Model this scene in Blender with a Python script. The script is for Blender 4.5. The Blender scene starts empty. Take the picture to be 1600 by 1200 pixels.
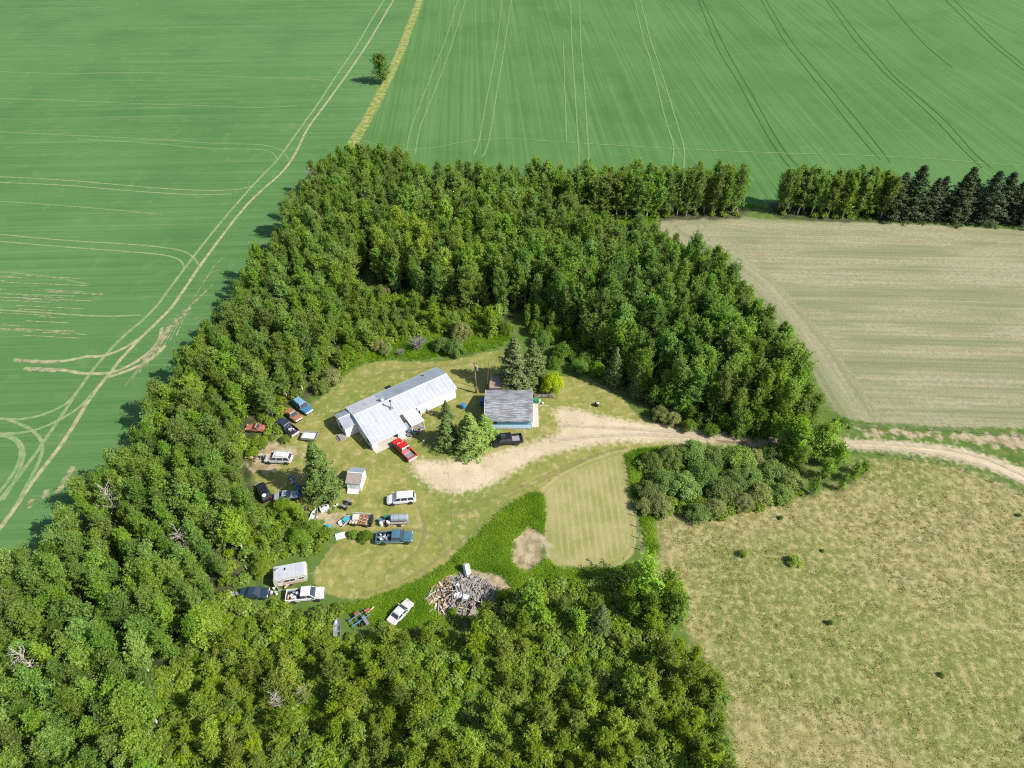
import bpy, math, random
import numpy as np
from mathutils import Vector, Matrix

# ------------------------------------------------------------------ camera, sky, sun, exposure
SC = bpy.context.scene
H, F = 95.0, 1100.0
TH = math.atan(1000.0 / 1100.0)
SN, CS = math.sin(TH), math.cos(TH)
cam = bpy.data.cameras.new('camera'); cam.sensor_width = 36.0; cam.lens = 36.0 * F / 1600.0
cam.clip_start = 0.5; cam.clip_end = 12000
cam_o = bpy.data.objects.new('camera', cam); SC.collection.objects.link(cam_o)
cam_o.location = (0, 0, H); cam_o.rotation_euler = (math.pi / 2 - TH, 0, 0)
SC.camera = cam_o

SUN_AZ, SUN_EL = math.radians(-22), math.radians(43)      # azimuth from +X, counter-clockwise
sdir = Vector((math.cos(SUN_AZ) * math.cos(SUN_EL), math.sin(SUN_AZ) * math.cos(SUN_EL), math.sin(SUN_EL)))
W = bpy.data.worlds.new('World'); SC.world = W; W.use_nodes = True
wn = W.node_tree
sky = wn.nodes.new('ShaderNodeTexSky'); sky.sky_type = 'NISHITA'; sky.sun_disc = False
sky.sun_elevation = SUN_EL; sky.sun_rotation = math.pi / 2 - SUN_AZ
sky.air_density = 1.0; sky.dust_density = 1.0
wn.links.new(sky.outputs[0], wn.nodes['Background'].inputs[0])
wn.nodes['Background'].inputs[1].default_value = 0.11
sl = bpy.data.lights.new('sun', 'SUN'); sl.energy = 5.0; sl.angle = math.radians(0.53); sl.color = (1.0, 0.95, 0.87)
so = bpy.data.objects.new('sun', sl); SC.collection.objects.link(so)
so.rotation_euler = sdir.to_track_quat('Z', 'Y').to_euler()
SC.view_settings.view_transform = 'Standard'; SC.view_settings.look = 'None'
SC.view_settings.gamma = 1; SC.view_settings.use_curve_mapping = False
SC.view_settings.exposure = 0.68
SC.cycles.use_denoising = False; SC.cycles.filter_width = 1.15; SC.cycles.use_adaptive_sampling = False
SC.cycles.max_bounces = 5; SC.cycles.diffuse_bounces = 2; SC.cycles.transmission_bounces = 2
SC.cycles.transparent_max_bounces = 8; SC.cycles.caustics_reflective = False; SC.cycles.caustics_refractive = False

# ------------------------------------------------------------------ helpers
R = math.radians
rng = np.random.default_rng(7)
random.seed(7)
COL = SC.collection

def at(px, py, z=0.0):
    """where a line of sight of the survey drone meets height z"""
    u = (px - 800) / F; v = (py - 600) / F
    t = (z - H) / (-SN - v * CS)
    return (u * t, (CS - v * SN) * t)

def P(pts): return [at(*p) for p in pts]

def chaikin(p, n=2, closed=True):
    p = np.array(p, float)
    for _ in range(n):
        q = np.roll(p, -1, 0) if closed else p[1:]
        a = p if closed else p[:-1]
        new = np.empty((len(a) * 2, 2)); new[0::2] = a * .75 + q * .25; new[1::2] = a * .25 + q * .75
        p = new if closed else np.vstack([p[:1], new, p[-1:]])
    return p

def inside(poly, x, y):
    poly = np.asarray(poly); res = np.zeros(np.shape(x), bool)
    j = len(poly) - 1
    for i in range(len(poly)):
        xi, yi = poly[i]; xj, yj = poly[j]
        if yi != yj:
            c = ((yi > y) != (yj > y)) & (x < (xj - xi) * (y - yi) / (yj - yi) + xi)
            res ^= c
        j = i
    return res

def segdist(pts, x, y, closed=True):
    d = np.full(np.shape(x), 1e9); n = len(pts)
    for i in range(n if closed else n - 1):
        ax, ay = pts[i]; bx, by = pts[(i + 1) % n]
        dx, dy = bx - ax, by - ay; L = dx * dx + dy * dy + 1e-9
        t = np.clip(((x - ax) * dx + (y - ay) * dy) / L, 0, 1)
        d = np.minimum(d, (x - ax - t * dx) ** 2 + (y - ay - t * dy) ** 2)
    return np.sqrt(d)

def mesh_np(name, V, faces, k, mats=(), mat_idx=None, rnd=None, smooth=False, uv=None):
    """fast mesh from arrays; faces (m,k)"""
    me = bpy.data.meshes.new(name)
    V = np.asarray(V, np.float32); faces = np.asarray(faces, np.int32); m = len(faces)
    me.vertices.add(len(V)); me.vertices.foreach_set('co', V.ravel())
    me.loops.add(m * k); me.loops.foreach_set('vertex_index', faces.ravel())
    me.polygons.add(m); me.polygons.foreach_set('loop_start', np.arange(0, m * k, k, dtype=np.int32))
    me.polygons.foreach_set('loop_total', np.full(m, k, np.int32))
    for mt in mats: me.materials.append(mt)
    if mat_idx is not None: me.polygons.foreach_set('material_index', np.asarray(mat_idx, np.int32))
    if smooth: me.polygons.foreach_set('use_smooth', np.ones(m, bool))
    if rnd is not None:
        a = me.attributes.new('rnd', 'FLOAT', 'FACE'); a.data.foreach_set('value', np.asarray(rnd, np.float32))
    me.update(calc_edges=True)
    return me

def tag(o, label=None, cat=None, group=None, kind=None):
    if label: o['label'] = label
    if cat: o['category'] = cat
    if group: o['group'] = group
    if kind: o['kind'] = kind
    return o

def link(name, me, parent=None, loc=None):
    o = bpy.data.objects.new(name, me); COL.objects.link(o)
    if parent is not None: o.parent = parent
    if loc is not None: o.location = loc
    return o

def thing(name, label, cat, loc=(0, 0, 0), rz=0.0, group=None):
    o = bpy.data.objects.new(name, None); COL.objects.link(o); o.empty_display_size = .3
    o.location = (loc[0], loc[1], loc[2] if len(loc) > 2 else 0); o.rotation_euler = (0, 0, rz)
    return tag(o, label, cat, group)

class MB:
    def __init__(s): s.v = []; s.f = []
    def add(s, vs, fs):
        n = len(s.v); s.v += [tuple(q) for q in vs]; s.f += [tuple(i + n for i in f) for f in fs]; return s
    def box(s, c, d, rz=0, M=None):
        x, y, z = [q / 2 for q in d]
        vs = [Vector((a * x, b * y, e * z)) for a in (-1, 1) for b in (-1, 1) for e in (-1, 1)]
        if M is None: M = Matrix.Rotation(rz, 3, 'Z')
        vs = [M @ q + Vector(c) for q in vs]
        return s.add(vs, [(0, 1, 3, 2), (4, 6, 7, 5), (0, 4, 5, 1), (2, 3, 7, 6), (0, 2, 6, 4), (1, 5, 7, 3)])
    def b2(s, a, b):
        return s.box([(a[i] + b[i]) / 2 for i in range(3)], [abs(b[i] - a[i]) for i in range(3)])
    def tube(s, pts, rad, n=8, cap=True):
        pts = [Vector(p) for p in pts]; rings = []; vs = []; fs = []
        up = None
        for i, p in enumerate(pts):
            d = (pts[min(i + 1, len(pts) - 1)] - pts[max(i - 1, 0)]).normalized()
            a = d.orthogonal() if up is None else (up - d * up.dot(d))
            a.normalize(); up = a; b = d.cross(a)
            r = rad[i] if hasattr(rad, '__len__') else rad
            vs += [p + (a * math.cos(t) + b * math.sin(t)) * r for t in [2 * math.pi * k / n for k in range(n)]]
        for i in range(len(pts) - 1):
            for k in range(n):
                k2 = (k + 1) % n
                fs.append((i * n + k, i * n + k2, (i + 1) * n + k2, (i + 1) * n + k))
        if cap:
            fs.append(tuple(range(n))[::-1]); fs.append(tuple((len(pts) - 1) * n + k for k in range(n)))
        return s.add(vs, fs)
    def loft(s, secs, cap=True):
        n = len(secs[0]); vs = [p for q in secs for p in q]; fs = []
        for i in range(len(secs) - 1):
            for k in range(n):
                k2 = (k + 1) % n
                fs.append((i * n + k, i * n + k2, (i + 1) * n + k2, (i + 1) * n + k))
        if cap:
            fs.append(tuple(range(n))[::-1]); fs.append(tuple((len(secs) - 1) * n + k for k in range(n)))
        return s.add(vs, fs)
    def prism(s, poly, z0, z1):
        n = len(poly)
        return s.loft([[(p[0], p[1], z0) for p in poly], [(p[0], p[1], z1) for p in poly]])
    def slab(s, corners, th):
        """4 corners of the upper face, thickened straight down"""
        c = [Vector(q) for q in corners]; d = Vector((0, 0, -th))
        return s.loft([[q + d for q in c], c])
    def lathe(s, prof, n=16, M=None, c=(0, 0, 0)):
        secs = []
        for r, z in prof:
            ring = [Vector((r * math.cos(t), r * math.sin(t), z)) for t in [2 * math.pi * k / n for k in range(n)]]
            if M is not None: ring = [M @ q for q in ring]
            secs.append([q + Vector(c) for q in ring])
        return s.loft(secs)
    def build(s, name, mat, parent=None, bevel=0, smooth=False, loc=None):
        me = bpy.data.meshes.new(name); me.from_pydata(s.v, [], s.f); me.materials.append(mat)
        import bmesh
        bm = bmesh.new(); bm.from_mesh(me); bmesh.ops.recalc_face_normals(bm, faces=bm.faces)
        if bevel:
            bmesh.ops.bevel(bm, geom=[e for e in bm.edges if e.calc_face_angle(0) > .5], offset=bevel, segments=2, affect='EDGES', clamp_overlap=True)
        bm.to_mesh(me); bm.free()
        if smooth: me.polygons.foreach_set('use_smooth', [True] * len(me.polygons))
        return link(name, me, parent, loc)

# ------------------------------------------------------------------ materials
class NT:
    def __init__(s, name):
        s.m = bpy.data.materials.new(name); s.m.use_nodes = True; s.t = s.m.node_tree
        s.bsdf = s.t.nodes['Principled BSDF']; s.out = s.t.nodes['Material Output']
    def n(s, typ, **kw):
        nd = s.t.nodes.new(typ)
        for k, v in kw.items(): setattr(nd, k, v)
        return nd
    def l(s, a, b): s.t.links.new(a, b)
    def val(s, sock, v):
        if isinstance(v, bpy.types.NodeSocket): s.l(v, sock)
        else: sock.default_value = v
    def math(s, op, a, b=0.0, c=None):
        nd = s.n('ShaderNodeMath', operation=op); s.val(nd.inputs[0], a); s.val(nd.inputs[1], b)
        if c is not None: s.val(nd.inputs[2], c)
        return nd.outputs[0]
    def mix(s, f, a, b, mode='MIX'):
        nd = s.n('ShaderNodeMix', data_type='RGBA', blend_type=mode); nd.clamp_factor = True
        s.val(nd.inputs[0], f)
        for i, q in ((6, a), (7, b)):
            if isinstance(q, bpy.types.NodeSocket): s.l(q, nd.inputs[i])
            else: nd.inputs[i].default_value = (*q[:3], 1)
        return nd.outputs[2]
    def ramp(s, f, a, b, smooth=True):
        nd = s.n('ShaderNodeMapRange', interpolation_type='SMOOTHSTEP' if smooth else 'LINEAR')
        s.val(nd.inputs[0], f); nd.inputs[1].default_value = a; nd.inputs[2].default_value = b
        return nd.outputs[0]
    def pos(s):
        if not hasattr(s, '_p'): s._p = s.n('ShaderNodeNewGeometry').outputs['Position']
        return s._p
    def obj(s):
        if not hasattr(s, '_o'): s._o = s.n('ShaderNodeTexCoord').outputs['Object']
        return s._o
    def noise(s, scale, detail=3, vec=None, rough=.5, sc3=None, rot=0):
        nd = s.n('ShaderNodeTexNoise', noise_dimensions='2D' if vec is None else '3D'); nd.inputs['Scale'].default_value = scale
        nd.inputs['Detail'].default_value = detail; nd.inputs['Roughness'].default_value = rough
        vec = vec or s.pos()
        if sc3:
            mp = s.n('ShaderNodeMapping', vector_type='TEXTURE' if False else 'POINT'); s.l(vec, mp.inputs[0])
            # rotate first, then stretch
            r = s.n('ShaderNodeVectorRotate', rotation_type='Z_AXIS'); s.l(vec, r.inputs['Vector']); r.inputs['Angle'].default_value = rot
            s.l(r.outputs[0], mp.inputs[0]); mp.inputs['Scale'].default_value = sc3
            vec = mp.outputs[0]
        s.l(vec, nd.inputs['Vector'])
        return nd.outputs[0]
    def attr(s, name, typ='GEOMETRY'):
        nd = s.n('ShaderNodeAttribute', attribute_name=name, attribute_type=typ); return nd.outputs['Fac']

def simple(name, rgb, rough=.6, metal=0.0, var=.12, scale=3.0, dirt=None, dirt_amt=.0, bump=0.0, spec=.4):
    t = NT(name)
    nz = t.noise(scale, 4, t.obj())
    c = t.mix(t.ramp(nz, .25, .75), [q * (1 - var) for q in rgb], [min(1, q * (1 + var)) for q in rgb])
    if dirt:
        d = t.noise(scale * .6, 5, t.obj(), .65)
        c = t.mix(t.ramp(d, .62 - dirt_amt * .35, .72 - dirt_amt * .2), c, dirt)
    t.l(c, t.bsdf.inputs['Base Color'])
    t.bsdf.inputs['Roughness'].default_value = rough; t.bsdf.inputs['Metallic'].default_value = metal
    t.bsdf.inputs['Specular IOR Level'].default_value = spec
    if bump:
        b = t.n('ShaderNodeBump'); b.inputs['Strength'].default_value = bump; b.inputs['Distance'].default_value = .05
        t.l(t.noise(scale * 6, 3, t.obj()), b.inputs['Height']); t.l(b.outputs[0], t.bsdf.inputs['Normal'])
    return t.m

def leafmat(name, rgb, rgb2, trans=.35, hue=.5, upn=False):
    """leaf colour varies per leaf, per clump and per plant; part of the light passes through"""
    t = NT(name)
    oi = t.n('ShaderNodeObjectInfo')
    c = t.mix(t.attr('rnd'), rgb, rgb2)
    hs = t.n('ShaderNodeHueSaturation'); t.l(c, hs.inputs['Color'])
    t.l(t.math('MULTIPLY_ADD', oi.outputs['Random'], .07 * hue, .5 - .03 * hue), hs.inputs['Hue'])
    t.l(t.math('MULTIPLY_ADD', t.math('FRACT', t.math('MULTIPLY', oi.outputs['Random'], 7.13)), .5, .75), hs.inputs['Value'])
    t.l(t.math('MULTIPLY_ADD', t.math('FRACT', t.math('MULTIPLY', oi.outputs['Random'], 3.7)), .18, 1.02), hs.inputs['Saturation'])
    c = t.mix(1.0, hs.outputs[0], oi.outputs['Color'], 'MULTIPLY')
    t.l(c, t.bsdf.inputs['Base Color']); t.bsdf.inputs['Roughness'].default_value = .55
    t.bsdf.inputs['Specular IOR Level'].default_value = .35
    tr = t.n('ShaderNodeBsdfTranslucent')
    if upn:      # thin blades seen from above take the light of the sward they stand in
        cx = t.n('ShaderNodeCombineXYZ'); cx.inputs[2].default_value = 1; t.l(cx.outputs[0], t.bsdf.inputs['Normal'])
    t.l(t.mix(.5, c, (rgb2[0] * 1.3, rgb2[1] * 1.3, rgb2[2] * .6)), tr.inputs[0])
    ms = t.n('ShaderNodeMixShader'); ms.inputs[0].default_value = trans
    t.l(t.bsdf.outputs[0], ms.inputs[1]); t.l(tr.outputs[0], ms.inputs[2]); t.l(ms.outputs[0], t.out.inputs[0])
    return t.m

M = {}
M['poplar'] = leafmat('poplar_leaf', (.110, .188, .036), (.280, .390, .095), .5)
M['sapling'] = leafmat('sapling_leaf', (.125, .200, .032), (.305, .395, .080), .5, .35)
M['spruce'] = leafmat('spruce_needle', (.055, .085, .030), (.165, .205, .075), .2)
M['darkspruce'] = leafmat('dark_spruce_needle', (.026, .050, .018), (.070, .108, .036), .12)
M['willow'] = leafmat('willow_leaf', (.118, .170, .050), (.285, .345, .115), .42, .25)
M['yellow'] = leafmat('golden_leaf', (.26, .36, .012), (.56, .66, .028), .4, 0)
M['flower'] = leafmat('pale_blossom_leaf', (.24, .25, .10), (.55, .52, .27), .35)
M['grassblade'] = leafmat('grass_blade', (.085, .165, .018), (.235, .315, .052), .45, .5, True)
M['drygrass'] = leafmat('dry_grass_blade', (.135, .145, .045), (.285, .265, .125), .45, .3, True)
M['bark'] = simple('pale_bark', (.44, .42, .35), .8, var=.3, scale=2.5, dirt=(.06, .055, .045), dirt_amt=.2)
M['darkbark'] = simple('dark_bark', (.09, .07, .05), .9, var=.3)
M['deadwood'] = simple('dead_branch', (.40, .36, .30), .8, var=.25)
M['greytwig'] = simple('grey_twig', (.22, .20, .18), .85, var=.25)
M['roofwhite'] = simple('white_metal_roof', (.37, .385, .415), .5, .0, .05, .9, dirt=(.325, .34, .37), dirt_amt=.35, spec=.5)
M['roofgalv'] = simple('galvanised_roof', (.30, .335, .37), .42, .25, .08, .8, dirt=(.25, .28, .31), dirt_amt=.4)
M['siding'] = simple('white_siding', (.70, .695, .68), .6, var=.04, dirt=(.58, .56, .50), dirt_amt=.08)
M['trim'] = simple('trim_white', (.56, .56, .555), .5, var=.03)
M['window'] = simple('window_glass', (.03, .04, .05), .08, var=.2, spec=.8)
M['dark'] = simple('matt_near_black', (.02, .02, .02), .8)
M['concrete'] = simple('concrete', (.42, .385, .32), .85, var=.12, dirt=(.36, .32, .25), dirt_amt=.25)
M['wood'] = simple('weathered_wood', (.23, .215, .20), .85, var=.3, scale=4)
M['brownwood'] = simple('brown_wood', (.22, .13, .07), .8, var=.3, scale=4)
M['palewood'] = simple('pale_wood', (.42, .34, .25), .8, var=.25, scale=4)
M['bluepaint'] = simple('blue_wall_paint', (.20, .42, .60), .6, var=.08, dirt=(.30, .42, .48), dirt_amt=.15)
M['brownroof'] = simple('brown_shingle', (.26, .18, .14), .9, var=.25, scale=5)
M['steel'] = simple('grey_steel', (.35, .36, .37), .45, .6, .15)
M['rust'] = simple('rust', (.26, .10, .045), .85, .1, .35, 4)
M['black'] = simple('black_plastic', (.018, .018, .02), .5, var=.2)
M['tyre'] = simple('tyre_rubber', (.025, .025, .027), .85, var=.2)
M['rim'] = simple('wheel_rim', (.50, .50, .52), .35, .7, .1)
M['chrome'] = simple('bumper_metal', (.55, .56, .58), .3, .8, .08)
M['lamp'] = simple('lamp_lens', (.75, .76, .74), .15, 0, .05, spec=.8)
M['tail'] = simple('tail_lens', (.35, .02, .015), .2, 0, .1)
M['interior'] = simple('dark_interior', (.03, .03, .033), .9)
for nm, c, dt in (('paint_red', (.42, .014, .012), (.36, .04, .035)), ('paint_black', (.010, .011, .014), None), ('paint_white', (.55, .55, .55), None),
                  ('paint_teal', (.050, .125, .165), (.085, .145, .17)), ('paint_oldwhite', (.46, .46, .44), (.30, .22, .16)), ('paint_blue', (.045, .145, .25), (.13, .19, .24)),
                  ('paint_navy', (.022, .028, .055), (.08, .08, .09)), ('paint_rust', (.28, .12, .065), (.17, .07, .035)), ('paint_darkblue', (.018, .035, .06), (.08, .06, .05))):
    M[nm] = simple(nm, c, .28, 0, .05, 1.5, dirt=dt, dirt_amt=.2 if dt else 0, spec=.6)
M['whiteplastic'] = simple('white_plastic', (.54, .54, .53), .5, var=.06)
M['blueplastic'] = simple('blue_plastic', (.03, .16, .36), .45, var=.12)
M['tealplastic'] = simple('teal_plastic', (.06, .28, .36), .5, var=.15)
M['greenplastic'] = simple('green_plastic', (.02, .18, .10), .5, var=.12)
M['orangestripe'] = simple('orange_stripe', (.55, .18, .06), .5)
M['cream'] = simple('cream_metal', (.47, .44, .38), .5, var=.08, dirt=(.40, .33, .25), dirt_amt=.2)
M['blueframe'] = simple('blue_machine_paint', (.07, .18, .32), .6, var=.25, dirt=(.20, .11, .07), dirt_amt=.35)

# shingle roof of the garage: courses of old shingles, pale and worn through to brown
t = NT('worn_shingles')
st_ = t.noise(1.0, 4, t.obj(), .6, (.55, 5.5, 5.5))
bl = t.noise(.5, 3, t.obj())
w = t.math('ADD', t.math('MULTIPLY', st_, .75), t.math('MULTIPLY', bl, .35))
fn = t.noise(9, 2, t.obj())
c = t.mix(t.ramp(w, .53, .60), (.25, .265, .285), (.115, .108, .110))
c = t.mix(t.math('MULTIPLY', t.ramp(fn, .45, .7), .5), c, (.19, .20, .21))
t.l(c, t.bsdf.inputs['Base Color']); t.bsdf.inputs['Roughness'].default_value = .9
bp = t.n('ShaderNodeBump'); bp.inputs['Strength'].default_value = .5; bp.inputs['Distance'].default_value = .05
t.l(st_, bp.inputs['Height']); t.l(bp.outputs[0], t.bsdf.inputs['Normal'])
M['shingle'] = t.m

# ------------------------------------------------------------------ where the trees stand (needed for the forest floor too)
Z = {}   # planting areas, traced as ground outlines
Z['belt_far'] = P([(505, 287), (560, 268), (640, 268), (652, 300), (610, 370), (565, 420), (545, 480), (525, 545), (500, 590), (455, 630), (430, 655), (395, 685), (370, 720),
                   (245, 690), (290, 610), (370, 505), (415, 430), (460, 360)])
Z['belt_near'] = P([(245, 690), (370, 720), (378, 760), (395, 800), (400, 850), (372, 900), (345, 945), (330, 1010), (250, 1060), (260, 1320), (-230, 1320), (-150, 1080), (20, 945), (95, 868), (145, 815), (175, 780)])
Z['inner'] = P([(650, 300), (700, 335), (800, 345), (890, 366), (950, 388), (1012, 408), (1098, 448), (1158, 502), (1204, 562), (1246, 626), (1268, 678), (1160, 676), (1075, 652),
                (1010, 620), (975, 585), (930, 560), (885, 520), (830, 492), (770, 492), (700, 478), (640, 470), (598, 452), (590, 420), (615, 380)])
Z['back_row'] = P([(685, 318), (760, 322), (1150, 322), (1156, 336), (1000, 342), (760, 342), (690, 336)])
Z['east_row'] = P([(1215, 322), (1300, 325), (1378, 328), (1375, 342), (1300, 340), (1215, 336)])
Z['house_scrub'] = P([(556, 445), (640, 475), (700, 484), (780, 496), (800, 520), (770, 528), (700, 520), (655, 522), (620, 536), (575, 548), (545, 572), (520, 580), (540, 520)])
Z['east_scrub'] = P([(815, 508), (880, 530), (930, 566), (975, 592), (1005, 626), (1060, 658), (1150, 682), (1250, 686), (1255, 676), (1160, 672), (1075, 648), (1010, 616), (975, 582), (930, 555), (885, 516), (830, 490)])
Z['thicket'] = P([(250, 1060), (330, 1010), (345, 965), (430, 962), (520, 992), (600, 1004), (690, 1000), (750, 985), (830, 1000), (900, 1020), (960, 1010), (1040, 1000), (1105, 1045), (1128, 1090), (1135, 1320), (260, 1320)])
Z['yard_scrub'] = P([(395, 800), (440, 800), (500, 818), (512, 840), (495, 862), (480, 872), (430, 872), (395, 890), (385, 850)])

def scatter(poly, dmin, n, rs):
    poly = np.array(poly); lo = poly.min(0); hi = poly.max(0)
    c = rs.uniform(lo, hi, (n, 2)); c = c[inside(poly, c[:, 0], c[:, 1])]
    out = []; grid = {}
    for p in c:
        k = (int(p[0] // dmin), int(p[1] // dmin)); ok = True
        for i in (-1, 0, 1):
            for j in (-1, 0, 1):
                for q in grid.get((k[0] + i, k[1] + j), ()):
                    if (q[0] - p[0]) ** 2 + (q[1] - p[1]) ** 2 < dmin * dmin: ok = False
        if ok: grid.setdefault(k, []).append(p); out.append((p[0], p[1]))
    return out

def proj(x, y, z):
    d = y * CS - (z - H) * SN
    return 800 + F * x / d, 600 - F * (y * SN + (z - H) * CS) / d
# things that stand in the open: no trunk on them and no crown in the line of sight
OPEN = [(400, 924, 24), (380, 925, 14), (367, 926, 12), (425, 920, 14), (402, 714, 16), (385, 714, 10), (413, 768, 16), (425, 758, 16), (400, 669, 9), (462, 652, 13), (472, 640, 16), (452, 676, 16), (468, 680, 16), (486, 684, 16), (436, 714, 28), (440, 750, 26), (448, 772, 14),
        (457, 892, 30), (476, 932, 32), (527, 978, 12), (564, 964, 22), (628, 962, 24), (491, 806, 12), (513, 824, 10), (720, 930, 45), (393, 888, 10), (508, 795, 14), (540, 815, 14), (532, 838, 14), (468, 768, 12)]
def blocks(x, y, h):
    b = np.array(proj(x, y, 0)); t_ = np.array(proj(x, y, h)); cr = min(1.5, h * .22) * 10.0
    for ox, oy, r in OPEN:
        o = np.array((ox, oy)); k = np.clip(np.dot(o - b, t_ - b) / (np.dot(t_ - b, t_ - b) + 1e-6), 0, 1)
        if np.linalg.norm(b + (t_ - b) * k - o) < r * .75 + cr * .75: return True
    return False
def vn1(x, y):
    r_ = np.random.default_rng(5).uniform(-1, 1, (32, 32)); X = x / 6.5; Y = y / 6.5; i = math.floor(X); j = math.floor(Y); u = X - i; v_ = Y - j; u = u * u * (3 - 2 * u); v_ = v_ * v_ * (3 - 2 * v_)
    return (r_[i % 32, j % 32] * (1 - u) + r_[(i + 1) % 32, j % 32] * u) * (1 - v_) + (r_[i % 32, (j + 1) % 32] * (1 - u) + r_[(i + 1) % 32, (j + 1) % 32] * u) * v_
TREES = []      # (x, y, height, zone)
rs = np.random.default_rng(11)
for zn, dm, h0, h1 in (('belt_far', 2.4, 8.5, 12.0), ('belt_near', 2.35, 8.0, 12.0), ('inner', 2.5, 10.5, 14.5), ('back_row', 2.3, 12.0, 14.5), ('east_row', 2.1, 11.0, 13.5), ('thicket', 1.95, 2.4, 6.0), ('yard_scrub', 2.3, 2.2, 4.0), ('house_scrub', 2.2, 2.6, 5.4), ('east_scrub', 1.9, 3.0, 6.5)):
    pts = scatter(Z[zn], dm, 9000, rs)
    ed = segdist(Z[zn], np.array([p[0] for p in pts]), np.array([p[1] for p in pts]))
    for (x, y), e in zip(pts, ed):
        if zn == 'thicket' and (rs.random() < .08 or vn1(x, y) > (.30 if proj(x, y, 0)[0] < 760 else .14) or (proj(x, y, 0)[0] > 760 and proj(x, y, 0)[1] < 1060 and rs.random() < .30)): continue
        if zn in ('house_scrub', 'yard_scrub') and rs.random() < .3: continue
        h = rs.uniform(h0, h1)
        if zn in ('belt_far', 'belt_near', 'inner') and e < 2.5: h *= rs.uniform(.72, .98)
        if not blocks(x, y, h): TREES.append((x, y, h, zn))
for px, py, h in ((1003, 930, 8.6), (1040, 940, 7.2), (1010, 965, 6.6), (1055, 965, 6.2), (975, 945, 6.4), (832, 960, 7.6), (848, 975, 5.2), (815, 985, 5.0), (925, 960, 5.5), (905, 985, 4.5), (1020, 985, 4.6),
                  (985, 965, 4.4), (880, 960, 4.2), (795, 975, 4.6), (770, 990, 4.4)):
    TREES.append((*at(px, py), h, 'corner'))
for px, py, h in ((1245, 735, 6.0), (1268, 772, 4.2), (1290, 748, 5.0), (1312, 765, 4.0), (1330, 752, 4.2), (1242, 716, 8.5), (1218, 708, 6.5), (1265, 718, 9.5), (1288, 706, 7.5), (1232, 700, 8.0), (1305, 728, 6.0), (1345, 742, 3.4), (1285, 722, 5.5)):
    TREES.append((*at(px, py), h, 'drive_end'))

# ------------------------------------------------------------------ ground: one sheet, cut into named pieces that share one material
def axis(parts):
    out = []
    for a, b, st in parts: out += list(np.arange(a, b, st))
    return np.array(out + [parts[-1][1]])
gx = axis([(-4000, -1000, 500), (-1000, -400, 60), (-400, -270, 10), (-270, -130, 1.1), (-130, 150, .62), (150, 270, 1.1), (270, 400, 10), (400, 1000, 60), (1000, 4000, 500)])
gy = axis([(-2000, -200, 300), (-200, 0, 25), (0, 28, 4), (28, 200, .6), (200, 420, 1.0), (420, 700, 14), (700, 1600, 90), (1600, 8000, 800)])
GX, GY = np.meshgrid(gx, gy); nx, ny = len(gx), len(gy)
fx, fy = GX.ravel(), GY.ravel()
CL = 6.0
def sdf(poly):
    poly = np.asarray(poly); lo = poly.min(0) - CL; hi = poly.max(0) + CL
    out = np.full(len(fx), -CL, np.float32)
    m = (fx > lo[0]) & (fx < hi[0]) & (fy > lo[1]) & (fy < hi[1])
    x, y = fx[m], fy[m]
    d = np.minimum(segdist(poly, x, y), CL); ins = inside(poly, x, y)
    out[m] = np.where(ins, d, -d); return out
def union(*a):
    r = a[0]
    for b in a[1:]: r = np.maximum(r, b)
    return r

strip_c = P([(648, 22), (640, 42), (632, 65), (622, 90), (612, 112), (600, 135), (588, 160), (572, 190), (556, 215), (545, 238), (535, 258)])
v = np.array(strip_c[0]) - np.array(strip_c[2]); v /= np.linalg.norm(v); far = tuple(np.array(strip_c[0]) + v * 4000)
strip_c = [far] + strip_c
A = {}
ledge = P([(505, 292), (460, 365), (415, 435), (370, 510), (290, 612), (245, 692), (175, 785), (145, 822), (95, 875), (20, 950), (-150, 1085), (-330, 1250)])
left_poly = strip_c + ledge + [(-3900, -150), (-3900, 7000)]
right_poly = strip_c + P([(560, 262), (640, 272), (665, 300), (690, 312), (760, 316), (1150, 316), (1180, 320), (1210, 324), (1300, 326), (1400, 328), (1600, 336), (1900, 350), (2400, 372)]) + [(3900, 160), (3900, 7000)]
A['left'] = sdf(left_poly); A['right'] = sdf(right_poly)
A['strip'] = 1.7 - np.minimum(segdist(strip_c, fx, fy, False), CL).astype(np.float32)
beige_poly = chaikin(P([(1018, 352), (1032, 342), (1070, 336), (1130, 333), (1180, 340), (1200, 343), (1300, 346), (1400, 349), (1600, 359), (1900, 376), (2300, 400), (2300, 720), (1900, 700), (1600, 668), (1480, 668), (1380, 662), (1310, 654),
                        (1285, 612), (1255, 560), (1210, 500), (1165, 445), (1105, 402), (1055, 376)]), 2)
A['beige'] = sdf(beige_poly)
A['pasture'] = sdf(chaikin(P([(1001, 800), (1003, 850), (1008, 890), (1060, 950), (1080, 1010), (1120, 1055), (1140, 1120), (1145, 1320), (1900, 1320), (2300, 1000), (1900, 860), (1600, 772), (1540, 744), (1470, 724), (1400, 716), (1330, 718), (1320, 755), (1230, 785), (1180, 785), (1100, 815), (1050, 800)]), 2))
A['lawn'] = sdf(chaikin(P([(455, 655), (490, 632), (525, 600), (558, 572), (600, 563), (650, 566), (700, 565), (735, 556), (778, 546), (800, 556), (840, 590), (905, 588), (945, 603), (975, 625), (995, 648), (1030, 662), (1100, 672), (1100, 694), (985, 703), (975, 735),
                          (880, 770), (842, 768), (800, 788), (760, 822), (720, 858), (690, 885), (650, 908), (600, 930), (545, 938), (500, 925), (486, 905), (503, 875), (528, 845), (545, 830), (520, 826), (505, 812), (480, 803), (455, 785), (410, 765), (393, 740), (395, 715), (425, 690)]), 2))
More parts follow.
